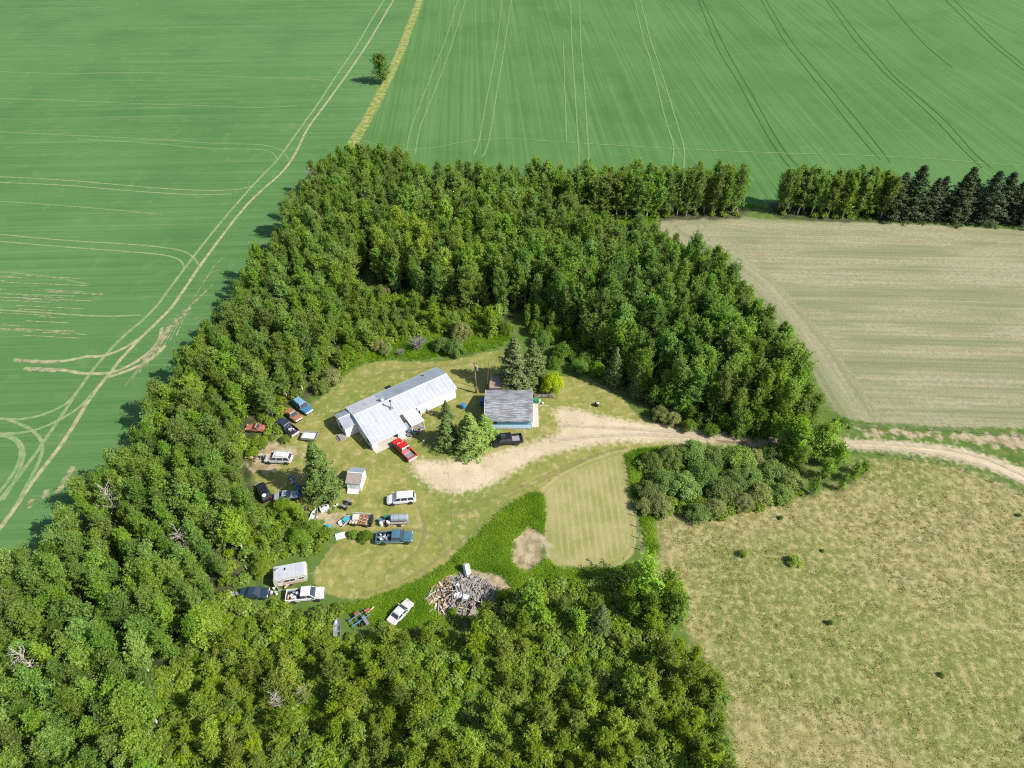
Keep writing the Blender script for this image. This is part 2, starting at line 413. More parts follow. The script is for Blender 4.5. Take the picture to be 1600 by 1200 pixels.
mow_poly = chaikin(P([(840, 772), (850, 757), (900, 725), (986, 696), (977, 715), (985, 755), (992, 800), (997, 862), (962, 890), (900, 895), (868, 888), (852, 868), (850, 830), (851, 795)]), 1)
A['mow'] = sdf(mow_poly)
tall_polys = [P([(849, 775), (850, 800), (849, 868), (868, 890), (960, 892), (990, 880), (980, 905), (880, 915), (800, 930), (740, 965), (680, 985), (640, 992), (560, 970), (540, 950), (600, 932), (650, 912), (700, 885), (740, 845), (780, 805), (820, 777), (835, 771)]),
              P([(520, 600), (558, 570), (600, 561), (650, 563), (735, 553), (778, 543), (800, 530), (780, 500), (700, 485), (600, 500), (560, 540)]),
              P([(979, 712), (1000, 703), (1045, 700), (1046, 710), (1008, 722), (1000, 760), (996, 800), (990, 790), (985, 745)]),
              P([(1140, 322), (1180, 325), (1300, 340), (1400, 344), (1600, 353), (1900, 368), (1900, 361), (1600, 345), (1400, 338), (1215, 330), (1180, 318)]),
              P([(1025, 342), (1005, 362), (960, 350), (1000, 336), (1060, 332)]),
              P([(1002, 800), (1008, 850), (1020, 880), (1030, 860), (1020, 820), (1030, 800)])]
A['tall'] = union(*[sdf(chaikin(q, 1)) for q in tall_polys])
gravel_poly = chaikin(P([(862, 642), (885, 634), (935, 648), (1000, 659), (1100, 671), (1180, 682), (1250, 684), (1320, 685), (1420, 689), (1500, 698), (1560, 715), (1610, 735), (1700, 785), (1850, 900), (1950, 900), (1800, 800), (1690, 790), (1600, 757), (1540, 732), (1470, 716), (1400, 706), (1320, 702), (1200, 698), (1100, 693), (1000, 692), (950, 693),
                         (900, 701), (845, 715), (805, 735), (765, 762), (720, 773), (680, 768), (655, 748), (636, 725), (648, 716), (700, 722), (760, 710), (800, 698), (850, 684), (878, 672), (868, 655)]), 2)
A['gravel'] = sdf(gravel_poly) - .25
A['soil'] = union(sdf(P([(400, 692), (440, 690), (470, 700), (468, 716), (440, 722), (430, 740), (392, 738), (388, 712)])), sdf(P([(800, 850), (826, 822), (850, 836), (850, 876), (826, 898), (798, 878)])) + .3,
                  sdf(P([(664, 938), (690, 908), (735, 890), (790, 902), (800, 925), (770, 945), (740, 962), (690, 968)])) + .4, sdf(P([(478, 796), (520, 796), (545, 806), (515, 832), (500, 815)])) - .4,
                  sdf(P([(1330, 660), (1480, 670), (1600, 672), (1800, 690), (1800, 730), (1600, 712), (1480, 694), (1330, 684)])) - 1.5, sdf(P([(630, 655), (655, 680), (640, 690), (610, 690)])) - .5)
A['puddle'] = sdf(P([(1112, 684), (1130, 681), (1158, 686), (1190, 690), (1160, 694), (1125, 692)]))
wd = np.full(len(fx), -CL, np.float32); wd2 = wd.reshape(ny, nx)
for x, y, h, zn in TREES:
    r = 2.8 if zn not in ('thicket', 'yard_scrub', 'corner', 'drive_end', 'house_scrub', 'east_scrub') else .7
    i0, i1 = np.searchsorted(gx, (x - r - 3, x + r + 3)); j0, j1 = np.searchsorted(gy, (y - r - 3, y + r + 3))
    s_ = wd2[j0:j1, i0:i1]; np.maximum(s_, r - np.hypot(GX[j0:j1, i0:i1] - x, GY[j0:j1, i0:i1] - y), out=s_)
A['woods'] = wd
# rows of the seeded field follow its edge at the headland, then run straight; mown stripes likewise
edge = segdist(np.array(P([(2300, 398), (1900, 374), (1600, 357), (1400, 347), (1300, 344), (1180, 338), (1130, 332), (1070, 335), (1030, 341), (1016, 352), (1055, 378), (1105, 404), (1165, 447), (1210, 502), (1255, 562), (1285, 614), (1310, 656)])), fx, fy, False)
A['rowc'] = np.where(edge < 8, edge, 8 + (fy + .04 * fx) * 1.0).astype(np.float32)
mx, my = fx * math.cos(.03) + fy * math.sin(.03), 0
A['mowc'] = np.where((A['mow'] < 1.6), A['mow'], 1.6 + mx).astype(np.float32)
# gentle uneven ground in the rough grass, none under the yard
def vnoise(x, y, s, seed):
    r = np.random.default_rng(seed).uniform(-1, 1, (64, 64)); X = x / s; Y = y / s
    i = np.floor(X).astype(int); j = np.floor(Y).astype(int); u = X - i; v_ = Y - j; u = u * u * (3 - 2 * u); v_ = v_ * v_ * (3 - 2 * v_)
    g = lambda a, b: r[a % 64, b % 64]
    return (g(i, j) * (1 - u) + g(i + 1, j) * u) * (1 - v_) + (g(i, j + 1) * (1 - u) + g(i + 1, j + 1) * u) * v_
rough = np.clip(np.maximum(A['tall'], A['pasture']) / 1.5, 0, 1) * np.clip(-A['gravel'], 0, 1) * np.clip(-A['lawn'], 0, 1)
fz = rough * (vnoise(fx, fy, .9, 1) * .07 + vnoise(fx, fy, 3.1, 2) * .10)
gxyz = np.stack([fx, fy, fz], 1)

# the ground material: every zone mixed in along its traced edge, roughened by noise
t = NT('ground_cover'); pos = t.pos()
n_s = t.noise(1.1, 3); n_m = t.noise(.22, 4); n_l = t.noise(.035, 3); n_xl = t.noise(.011, 2); n_f = t.noise(5.0, 3, rough=.65); n_c = t.noise(.55, 4, rough=.6)
def zone(name, amp=.8, soft=.5, n=None):
    d = t.math('ADD', t.attr(name), t.math('MULTIPLY', t.math('SUBTRACT', n or n_s, .5), amp * 2))
    return t.ramp(d, -soft, soft)
def two(f, a, b, lo=.35, hi=.65): return t.mix(t.ramp(f, lo, hi), a, b)
def sock_mul(c, f): return t.mix(1.0, c, f, 'MULTIPLY')
GR = -R(2.6)
row_x = t.noise(1.0, 2, None, .5, (.012, 1.3, 1), GR)        # streaks along x
row_x2 = t.noise(1.0, 2, None, .5, (.006, .42, 1), GR); row_y2 = t.noise(1.0, 2, None, .5, (.42, .006, 1), GR)
row_y = t.noise(1.0, 2, None, .5, (1.0, .010, 1), GR)        # streaks along y
# base: rough summer grass
base = two(n_c, (.055, .105, .018), (.125, .150, .040))
base = two(n_m, base, (.075, .125, .022))
# left crop
lf = two(n_l, (0.050, 0.130, 0.032), (0.063, 0.150, 0.041), .3, .7)
lf = t.mix(t.math('MULTIPLY', t.ramp(n_xl, .4, .65), .45), lf, (0.081, 0.171, 0.054))
lf = t.mix(t.math('MULTIPLY', t.ramp(row_x, .52, .72), .45), lf, (0.118, 0.196, 0.068))
lf = t.mix(t.math('MULTIPLY', t.ramp(row_x, .48, .30), .35), lf, (0.040, 0.114, 0.032))
lf = t.mix(t.math('MULTIPLY', t.ramp(n_f, .4, .65), .6), lf, (0.086, 0.169, 0.056))
lf = t.mix(t.math('MULTIPLY', t.ramp(n_m, .58, .72), .35), lf, (0.115, 0.182, 0.063))
lf = t.mix(t.math('MULTIPLY', t.ramp(n_l, .45, .25), .3), lf, (0.044, 0.117, 0.038))
# right crop
rf = two(n_l, (0.050, 0.130, 0.031), (0.064, 0.151, 0.040), .3, .7)
rf = t.mix(t.math('MULTIPLY', t.ramp(n_xl, .38, .62), .4), rf, (0.081, 0.169, 0.045))
rf = t.mix(t.math('MULTIPLY', t.ramp(row_y, .50, .72), .5), rf, (0.101, 0.196, 0.059))
rf = t.mix(t.math('MULTIPLY', t.ramp(row_y, .48, .30), .45), rf, (0.040, 0.114, 0.024))
rf = t.mix(t.math('MULTIPLY', t.ramp(n_f, .4, .65), .5), rf, (0.085, 0.165, 0.050))
rf = t.mix(t.math('MULTIPLY', t.ramp(n_m, .58, .74), .3), rf, (0.101, 0.178, 0.050))
rf = t.mix(t.math('MULTIPLY', t.ramp(n_l, .45, .25), .3), rf, (0.040, 0.112, 0.027))
lf = t.mix(t.math('MULTIPLY', t.ramp(row_x2, .52, .70), .18), lf, (0.124, 0.191, 0.068)); lf = t.mix(t.math('MULTIPLY', t.ramp(row_x2, .46, .30), .2), lf, (0.039, 0.109, 0.031))
rf = t.mix(t.math('MULTIPLY', t.ramp(row_y2, .52, .70), .18), rf, (0.097, 0.174, 0.050)); rf = t.mix(t.math('MULTIPLY', t.ramp(row_y2, .46, .30), .2), rf, (0.037, 0.105, 0.023))
col = t.mix(zone('left', .5, .4), base, lf); col = t.mix(zone('right', .5, .4), col, rf)
col = t.mix(zone('strip', .8, .5), col, two(n_c, (.13, .19, .030), (.27, .25, .095), .4, .62))
# seeded stubble field
rc = t.attr('rowc'); cv = t.n('ShaderNodeCombineXYZ'); t.l(t.math('MULTIPLY', rc, .95), cv.inputs[1])
sp = t.n('ShaderNodeSeparateXYZ'); t.l(pos, sp.inputs[0]); t.l(t.math('MULTIPLY', sp.outputs[0], .02), cv.inputs[0])
r1 = t.noise(1.0, 3, cv.outputs[0], .6)
cv2 = t.n('ShaderNodeCombineXYZ'); t.l(t.math('MULTIPLY', rc, .16), cv2.inputs[1]); t.l(t.math('MULTIPLY', sp.outputs[0], .022), cv2.inputs[0])
r2 = t.noise(1.0, 3, cv2.outputs[0], .55)
bf = two(t.math('ADD', t.math('MULTIPLY', r1, .55), t.math('MULTIPLY', n_s, .45)), (0.185, 0.178, 0.097), (0.271, 0.258, 0.155), .36, .64)
bf = t.mix(t.math('MULTIPLY', t.ramp(t.math('ADD', t.math('MULTIPLY', r2, .7), t.math('MULTIPLY', n_l, .3)), .44, .58), .8), bf, two(r1, (0.112, 0.134, 0.052), (0.159, 0.174, 0.080)))
bf = t.mix(t.math('MULTIPLY', t.ramp(n_f, .45, .68), .55), bf, (0.301, 0.285, 0.185)); bf = t.mix(t.math('MULTIPLY', t.ramp(n_f, .46, .28), .5), bf, (0.133, 0.138, 0.066))
bf = t.mix(t.math('MULTIPLY', t.ramp(n_m, .6, .75), .4), bf, (0.206, 0.160, 0.101))
col = t.mix(zone('beige', .6, .5), col, bf)
# pasture: dry and green patches, with tussock light and shade mottled into the colour
pa = two(n_c, (0.162, 0.155, 0.052), (0.261, 0.229, 0.100), .35, .68)
pa = t.mix(t.math('MULTIPLY', t.ramp(n_l, .42, .58), .85), pa, two(n_c, (0.104, 0.135, 0.025), (0.173, 0.183, 0.052)))
pa = t.mix(t.math('MULTIPLY', t.ramp(n_s, .52, .70), .55), pa, (0.349, 0.301, 0.149))
pa = t.mix(t.math('MULTIPLY', t.ramp(n_s, .46, .30), .55), pa, (0.092, 0.100, 0.026))
pa = t.mix(t.math('MULTIPLY', t.ramp(n_f, .5, .70), .5), pa, (0.345, 0.301, 0.162))
pa = t.mix(t.math('MULTIPLY', t.ramp(n_f, .45, .28), .45), pa, (0.088, 0.093, 0.026))
col = t.mix(zone('pasture', 1.4, .9), col, pa)
# forest floor
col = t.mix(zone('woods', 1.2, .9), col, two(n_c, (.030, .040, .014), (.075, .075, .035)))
# lawn: dry and green patches, its relief shading mixed into the colour too
la = two(n_m, (.165, .175, .038), (.225, .212, .062), .3, .7)
la = t.mix(t.math('MULTIPLY', t.ramp(n_l, .5, .66), .6), la, (.115, .160, .030))
la = t.mix(t.math('MULTIPLY', t.ramp(n_c, .54, .70), .75), la, (.31, .265, .120))
la = t.mix(t.math('MULTIPLY', t.ramp(n_f, .45, .75), .35), la, (.255, .240, .085))
la = t.mix(t.math('MULTIPLY', t.ramp(n_c, .45, .28), .65), la, (.105, .145, .026)); la = t.mix(t.math('MULTIPLY', t.ramp(n_s, .55, .72), .35), la, (.30, .27, .11))
col = t.mix(zone('lawn', .5, .35), col, la)
# hay-mown plot: swaths
mc = t.attr('mowc'); sw = t.math('SINE', t.math('MULTIPLY', mc, 5.6))
mo = two(n_m, (.200, .200, .060), (.270, .240, .105), .3, .7)
mo = t.mix(t.math('MULTIPLY', t.ramp(t.math('ADD', sw, t.math('MULTIPLY', t.math('SUBTRACT', n_s, .5), 2.5)), -.2, 1.2), .45), mo, (.330, .305, .150))
mo = t.mix(t.math('MULTIPLY', t.ramp(n_l, .52, .66), .5), mo, (.300, .230, .115))
col = t.mix(zone('mow', .25, .25), col, mo)
# lush tall grass
ta = two(n_c, (.036, .100, .008), (.082, .170, .018)); ta = t.mix(t.math('MULTIPLY', t.ramp(n_m, .48, .66), .6), ta, (.150, .190, .045)); ta = t.mix(t.math('MULTIPLY', t.ramp(n_s, .55, .75), .5), ta, (.190, .200, .070))
col = t.mix(zone('tall', 1.2, .6), col, ta)
# bare soil
so_ = two(n_c, (.230, .165, .100), (.370, .300, .200)); so_ = t.mix(t.math('MULTIPLY', t.ramp(n_f, .5, .7), .5), so_, (.160, .150, .060))
col = t.mix(t.math('MULTIPLY', zone('soil', 2.4, .7, n_c), .9), col, so_)
# gravel drive with two worn wheel lines and grass creeping in
gr = two(n_m, (.370, .300, .190), (.450, .375, .255)); gr = t.mix(t.math('MULTIPLY', t.ramp(n_f, .4, .7), .6), gr, (.53, .455, .33))
gr = t.mix(t.math('MULTIPLY', t.ramp(n_c, .6, .75), .5), gr, (.220, .180, .115))
col = t.mix(zone('gravel', 1.5, 1.1), col, gr)
pd = zone('puddle', .8, .3)
col = t.mix(pd, col, (.185, .125, .075))
t.l(col, t.bsdf.inputs['Base Color'])
t.l(t.math('MULTIPLY_ADD', pd, -.55, .92), t.bsdf.inputs['Roughness']); t.bsdf.inputs['Specular IOR Level'].default_value = .15
bp = t.n('ShaderNodeBump'); bp.inputs['Strength'].default_value = .5; bp.inputs['Distance'].default_value = .14
t.l(n_f, bp.inputs['Height']); t.l(bp.outputs[0], t.bsdf.inputs['Normal'])
M['ground'] = t.m

# split the sheet by zone at cell centres
ii, jj = np.meshgrid(np.arange(nx - 1), np.arange(ny - 1)); q0 = (jj * nx + ii).ravel()
quads = np.stack([q0, q0 + 1, q0 + nx + 1, q0 + nx], 1)
def cmean(k): a = A[k]; return (a[quads[:, 0]] + a[quads[:, 1]] + a[quads[:, 2]] + a[quads[:, 3]]) * .25
zid = np.zeros(len(quads), int)
names = ['ground', 'crop_field_left', 'crop_field_right', 'grass_strip', 'stubble_field', 'pasture', 'lawn', 'hay_plot', 'gravel_driveway']
for k, a in enumerate(('left', 'right', 'strip', 'beige', 'pasture', 'lawn', 'mow', 'gravel'), 1): zid[cmean(a) > 0] = k
for k, nm in enumerate(names):
    f = quads[zid == k]; used = np.unique(f); re = np.zeros(len(fx), int); re[used] = np.arange(len(used))
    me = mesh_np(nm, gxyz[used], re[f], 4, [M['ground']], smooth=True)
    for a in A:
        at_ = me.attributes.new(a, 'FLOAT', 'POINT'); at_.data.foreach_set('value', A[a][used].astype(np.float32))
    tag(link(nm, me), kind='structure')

# ------------------------------------------------------------------ wheel tracks in the crops: thin strips just above the soil
def trackmat(name, c1, c2, cover, opac=.8):
    t = NT(name); a = t.attr('across')
    nz = t.noise(.8, 4, rough=.65); nl = t.noise(.05, 2)
    t.l(two_(t, nz, c1, c2), t.bsdf.inputs['Base Color']); t.bsdf.inputs['Roughness'].default_value = .95; t.bsdf.inputs['Specular IOR Level'].default_value = .1
    e = t.math('SUBTRACT', 1.0, t.math('POWER', t.math('ABSOLUTE', a), 2.0))
    k = t.math('ADD', t.math('MULTIPLY', e, .8), t.math('ADD', t.math('MULTIPLY', t.math('SUBTRACT', nz, .5), 1.3), t.math('MULTIPLY', t.math('SUBTRACT', nl, .5), .7)))
    op = t.math('MULTIPLY', t.math('MULTIPLY', t.ramp(k, .75 - cover, 1.25 - cover), t.ramp(e, 0, .5)), opac)
    tr = t.n('ShaderNodeBsdfTransparent'); ms = t.n('ShaderNodeMixShader'); t.l(op, ms.inputs[0])
    t.l(tr.outputs[0], ms.inputs[1]); t.l(t.bsdf.outputs[0], ms.inputs[2]); t.l(ms.outputs[0], t.out.inputs[0])
    return t.m
def two_(t, f, a, b): return t.mix(t.ramp(f, .35, .65), a, b)
M['trk_soil'] = trackmat('bare_wheel_track', (.19, .22, .10), (.33, .30, .18), 1.0, .95)
M['trk_pale'] = trackmat('worn_wheel_track', (.15, .235, .09), (.24, .28, .13), .95, .85)
M['trk_faint'] = trackmat('faint_wheel_track', (.14, .235, .09), (.21, .27, .12), .80, .75)
M['trk_dark'] = trackmat('shaded_wheel_track', (.036, .105, .026), (.052, .13, .034), .75, .8)  # wheel lines whose shadow is put into the dark green colour
M['trk_patch'] = trackmat('thin_crop_patch', (.20, .215, .10), (.32, .30, .18), .50, .8)
M['trk_lawn'] = trackmat('lawn_tyre_mark', (.23, .205, .075), (.26, .23, .10), .35, .45)
_tz = [0.006]
def ribbon(name, lines, width, mat, z0=.0):
    """one object of strips along ground polylines"""
    V = []; Fq = []; ac = []
    for ln in lines:
        p = chaikin(P(ln), 2, False); L = np.r_[0, np.cumsum(np.linalg.norm(np.diff(p, axis=0), axis=1))]
        s = np.arange(0, L[-1], 2.0); p = np.stack([np.interp(s, L, p[:, 0]), np.interp(s, L, p[:, 1])], 1)
        if len(p) < 2: continue
        d = np.gradient(p, axis=0); d /= np.linalg.norm(d, axis=1)[:, None] + 1e-9; nrm = np.stack([-d[:, 1], d[:, 0]], 1)
        z = _tz[0]; _tz[0] += .0009
        for i in range(len(p)):
            for k in (-1, 0, 1):
                V.append((*(p[i] + nrm[i] * width * .5 * k), z)); ac.append(k)
        b = len(V) - 3 * len(p)
        for i in range(len(p) - 1):
            for k in (0, 1): Fq.append((b + i * 3 + k, b + i * 3 + k + 1, b + i * 3 + k + 4, b + i * 3 + k + 3))
    me = mesh_np(name, V, Fq, 4, [mat]); a = me.attributes.new('across', 'FLOAT', 'POINT'); a.data.foreach_set('value', np.array(ac, np.float32))
    return tag(link(name, me), kind='structure')

main_l = [(600, 0), (575, 40), (560, 68), (524, 120), (496, 164), (472, 196), (444, 236), (432, 252), (400, 284), (372, 316), (344, 348), (312, 388), (288, 420), (264, 452), (244, 480), (218, 505), (190, 527), (149, 572), (127, 603), (104, 638), (82, 670), (63, 698), (38, 733), (0, 781), (-60, 855), (-140, 960)]
main_r = [(615, 0), (590, 42), (575, 68), (548, 108), (528, 136), (508, 164), (480, 200), (464, 236), (444, 268), (400, 304), (372, 336), (344, 372), (312, 416), (288, 452), (269, 480), (247, 502), (221, 527), (190, 559), (171, 584), (155, 603), (136, 629), (114, 667), (89, 705), (63, 736), (38, 771), (19, 800), (0, 825), (-60, 905), (-140, 1010)]
ribbon('wheel_track', [main_r], .95, M['trk_soil']); ribbon('wheel_track', [main_l], .85, M['trk_pale'])
ribbon('wheel_track', [[(253, 512), (250, 534), (228, 556), (196, 575), (171, 584), (127, 584), (101, 578), (76, 577), (35, 575)], [(221, 527), (190, 547), (158, 558), (133, 556), (108, 564), (70, 565), (41, 564)], [(165, 590), (200, 580), (240, 560), (262, 535)]], 1.0, M['trk_soil'])
ribbon('wheel_track', [[(0, 654), (28, 656), (60, 651), (85, 641), (108, 629), (128, 602)], [(-60, 676), (0, 678), (32, 677), (60, 671), (85, 660), (108, 648), (130, 632), (146, 612)],
                       [(-60, 680), (0, 680), (19, 684), (32, 695), (33, 714), (22, 740), (0, 768), (-60, 840)], [(13, 680), (28, 686), (38, 702), (36, 721), (25, 749), (0, 789)], [(10, 655), (44, 667), (60, 680), (68, 695), (65, 714), (47, 749), (25, 790)]], .75, M['trk_pale'])
ribbon('wheel_track', [[(-150, 270), (0, 276), (100, 281), (200, 290), (300, 298), (372, 297), (396, 290)], [(-150, 280), (0, 285), (100, 289), (200, 298), (300, 305), (368, 303)],
                       [(-150, 355), (0, 366), (100, 376), (200, 381), (260, 387), (288, 392), (306, 404), (311, 418)], [(-150, 366), (0, 377), (100, 386), (200, 393), (256, 398), (280, 404), (289, 416), (285, 428)],
                       [(-150, 476), (0, 484), (100, 491), (168, 495), (224, 492)]], .6, M['trk_pale'])
ribbon('wheel_track', [[(-150, 200), (0, 206), (120, 212), (240, 217), (340, 225), (400, 225), (432, 230), (446, 240), (452, 252)], [(120, 217), (240, 224), (320, 232), (400, 233), (424, 236), (434, 248), (430, 258)], [(-150, 150), (0, 154), (80, 156), (140, 159), (240, 163), (320, 165), (400, 169), (468, 165)],
                       [(-100, 310), (0, 314), (160, 326), (260, 336)], [(0, 425), (70, 430), (140, 445)], [(0, 459), (120, 463)], [(-150, 108), (0, 112), (120, 116), (200, 112), (320, 118), (440, 122), (500, 124), (516, 130)], [(0, 515), (55, 518)]], .6, M['trk_faint'])
ribbon('thin_crop', [[(20, 562), (60, 566), (105, 566)], [(45, 577), (75, 578), (102, 580)], [(268, 508), (250, 540), (215, 570)], [(90, 770), (105, 745), (118, 722)], [(75, 765), (60, 790)], [(50, 780), (40, 800)]], 1.7, M['trk_patch'])
ribbon('thin_crop', [[(x_, y_), (x_ + l_ * .5, y_ + l_ * .025), (x_ + l_, y_ + l_ * .05)] for x_, y_, l_ in [(random.uniform(-60, 90), random.uniform(425, 525), random.uniform(25, 120)) for _ in range(34)]] + [[(270 + 9 * k, 500 - 8 * k), (230 + 9 * k, 555 - 10 * k), (190 + 12 * k, 612 - 12 * k)] for k in range(8)]
       + [[(x_, y_), (x_ - 22, y_ + 30)] for x_, y_ in [(random.uniform(205, 345), random.uniform(380, 560)) for _ in range(26)] if 290 < x_ + (y_ - 480) * .75 < 380] + [[(330, 420), (352, 400)], [(318, 432), (350, 418)], [(336, 415), (300, 470)]], .38, M['trk_patch'])
rl = [[(703, 40), (695, 66), (684, 92), (665, 140), (648, 185), (640, 205), (636, 232), (634, 245)], [(715, 40), (707, 66), (690, 115), (670, 165), (655, 200), (650, 232), (648, 245)],
      [(780, 40), (777, 66), (773, 90), (763, 140), (754, 190), (748, 225), (738, 246)], [(793, 40), (789, 66), (784, 100), (775, 150), (767, 205), (760, 235), (752, 248)],
      [(892, 20), (893, 66), (897, 125), (900, 170), (904, 232), (905, 260)], [(906, 20), (907, 70), (913, 130), (916, 185), (919, 232), (921, 262)],
      [(998, 30), (1006, 66), (1014, 85), (1026, 130), (1040, 190), (1051, 220), (1053, 235), (1050, 262)], [(1008, 30), (1017, 66), (1024, 85), (1042, 140), (1058, 195), (1067, 222), (1070, 240), (1068, 265)]]
def upto(ls): return [[(l_[0][0] + (l_[0][0] - l_[1][0]) / (l_[1][1] - l_[0][1]) * (l_[0][1] + 25), -25)] + l_ for l_ in ls]
ribbon('wheel_track', upto(rl), .6, M['trk_faint'])
rd = [[(1103, 30), (1117, 66), (1126, 85), (1145, 115), (1160, 140), (1192, 200), (1220, 245), (1240, 268)], [(1112, 30), (1129, 66), (1150, 105), (1170, 138), (1204, 200), (1230, 243), (1250, 262)],
      [(1206, 30), (1226, 66), (1250, 95), (1285, 140), (1340, 210), (1366, 240), (1378, 252)], [(1215, 30), (1237, 66), (1262, 95), (1300, 140), (1350, 200), (1385, 245), (1394, 258)],
      [(1312, 30), (1337, 66), (1365, 95), (1385, 118), (1422, 150), (1470, 195), (1500, 230), (1537, 265)], [(1322, 30), (1350, 66), (1378, 98), (1402, 125), (1440, 155), (1485, 195), (1520, 238), (1552, 265)],
      [(1410, 30), (1440, 66), (1480, 100), (1492, 106)], [(1520, 30), (1555, 66), (1600, 102), (1680, 165)], [(1508, 30), (1545, 66), (1600, 110), (1680, 178)]]
ribbon('wheel_track', upto(rd), .5, M['trk_dark'])
ribbon('wheel_track', [[(880, 66), (882, 120), (885, 224)], [(560, 218), (640, 240), (760, 214), (900, 224), (1150, 238), (1400, 244), (1600, 260)]], .5, M['trk_faint'])
ribbon('tyre_mark', [[(690, 800), (720, 790), (780, 775), (840, 750), (900, 720), (980, 698)], [(700, 808), (740, 796), (800, 775), (860, 745), (940, 708)], [(560, 930), (620, 915), (680, 880), (740, 830), (800, 785), (840, 768)], [(500, 890), (530, 850), (600, 825), (680, 830), (700, 850), (680, 880)],
                     [(655, 790), (670, 830), (650, 870), (600, 900)], [(560, 600), (600, 580), (680, 575), (740, 565)]], 1.0, M['trk_lawn'])
ribbon('tyre_mark', [[(870, 664), (950, 668), (1050, 674), (1150, 685), (1300, 690), (1420, 694), (1500, 704), (1560, 722), (1640, 765)], [(860, 690), (920, 682), (1000, 678), (1100, 684), (1300, 698), (1400, 701), (1480, 711), (1550, 730), (1620, 766)]], 1.1, trackmat('worn_gravel_rut', (.40, .335, .225), (.50, .43, .31), .7, .6))

# ------------------------------------------------------------------ plants: prototypes
def unit(v): return v / (np.linalg.norm(v, axis=-1, keepdims=True) + 1e-9)

def leafquads(C, N, S, rs, asp=.62):
    n = len(C); r = unit(rs.normal(size=(n, 3))); a = unit(np.cross(N, r)); b = np.cross(N, a)
    a = a * S[:, None]; b = b * (S * asp)[:, None]
    V = np.stack([C + a, C + b + N * (S * .18)[:, None], C - a, C - b + N * (S * .18)[:, None]], 1).reshape(-1, 3)
    return V, np.arange(n * 4).reshape(n, 4)

def twig_tubes(segs, n=3):
    """segs: list of (p0,p1,r0,r1); open prisms, all quads"""
    V = []; Fq = []
    for p0, p1, r0, r1 in segs:
        p0 = np.array(p0); p1 = np.array(p1); d = unit(p1 - p0)
        a = unit(np.cross(d, np.array([.3, .5, .81]))); b = np.cross(d, a); k0 = len(V)
        for p, r in ((p0, r0), (p1, r1)):
            for k in range(n):
                th = 2 * math.pi * k / n; V.append(p + (a * math.cos(th) + b * math.sin(th)) * r)
        for k in range(n): Fq.append((k0 + k, k0 + (k + 1) % n, k0 + n + (k + 1) % n, k0 + n + k))
    return np.array(V), np.array(Fq)

def poplar(seed, h, R_, base=.22, nb=46, nl=80, leaf=.17, up=(.75, 1.25), spread=.42, wob=.25):
    """trunk + ascending limbs; leaves bunched round the limbs so the crown is tufted with gaps"""
    rs = np.random.default_rng(seed); segs = []; C = []; Nn = []; Rn = []
    bend = rs.normal(0, .03, 2) * h; tp = lambda f: np.array([bend[0] * f * f, bend[1] * f * f, h * f])
    fr = [0, .15, .35, .55, .75, .97]
    for a, b in zip(fr[:-1], fr[1:]): segs.append((tp(a), tp(b), (.013 * (1 - a) + .002) * h, (.013 * (1 - b) + .0015) * h))
    lob = rs.uniform(0, 6.28, 3)
    for k in range(nb):
        f = base + (.98 - base) * (k + rs.random()) / nb
        az = k * 2.399 + rs.normal(0, .4)
        q = (f - base) / (1 - base)
        prof = max(.10, (math.sin(math.pi * min(1, (q * .82 + .18))) ** .8) * (1 - .28 * q))
        L = R_ * prof * rs.uniform(.65, 1.2) * (1 + wob * math.sin(2 * az + lob[0]) + wob * .6 * math.sin(3 * az + lob[1]))
        el = rs.uniform(*up) if q < .85 else rs.uniform(1.1, 1.45)
        el *= (.75 + .35 * q)
        d = np.array([math.cos(az) * math.cos(el), math.sin(az) * math.cos(el), math.sin(el)])
        Ln = L / max(.45, math.cos(el)); Ln = min(Ln, h * .34)
        p0 = tp(f * .93); p1 = p0 + d * Ln; p1[2] = min(p1[2], h * 1.02)
        segs.append((p0, p1, .0045 * h * (1 - f) + .015, .006))
        m = int(nl * (.6 + .8 * Ln / (R_ * 1.4)))
        u = rs.beta(2.2, 1.3, m); tone = rs.normal(.5, .16)
        sub = rs.normal(size=(5, 3)) * spread * .9; subi = rs.integers(0, 5, m)
        c = p0 + (p1 - p0) * u[:, None] + sub[subi] * (.35 + .65 * u[:, None]) + rs.normal(0, spread * .42, (m, 3)) * (1.1 - .5 * u[:, None])
        nn = unit(rs.normal(size=(m, 3)) * .75 + np.array([d[0], d[1], .75]))
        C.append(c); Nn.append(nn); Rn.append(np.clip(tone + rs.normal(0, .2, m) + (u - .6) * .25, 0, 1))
    C = np.vstack(C); Nn = np.vstack(Nn); Rn = np.concatenate(Rn); C[:, 2] = np.maximum(C[:, 2], .25)
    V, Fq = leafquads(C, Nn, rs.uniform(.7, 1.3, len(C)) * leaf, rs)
    return (V, Fq, Rn), twig_tubes(segs, 4)

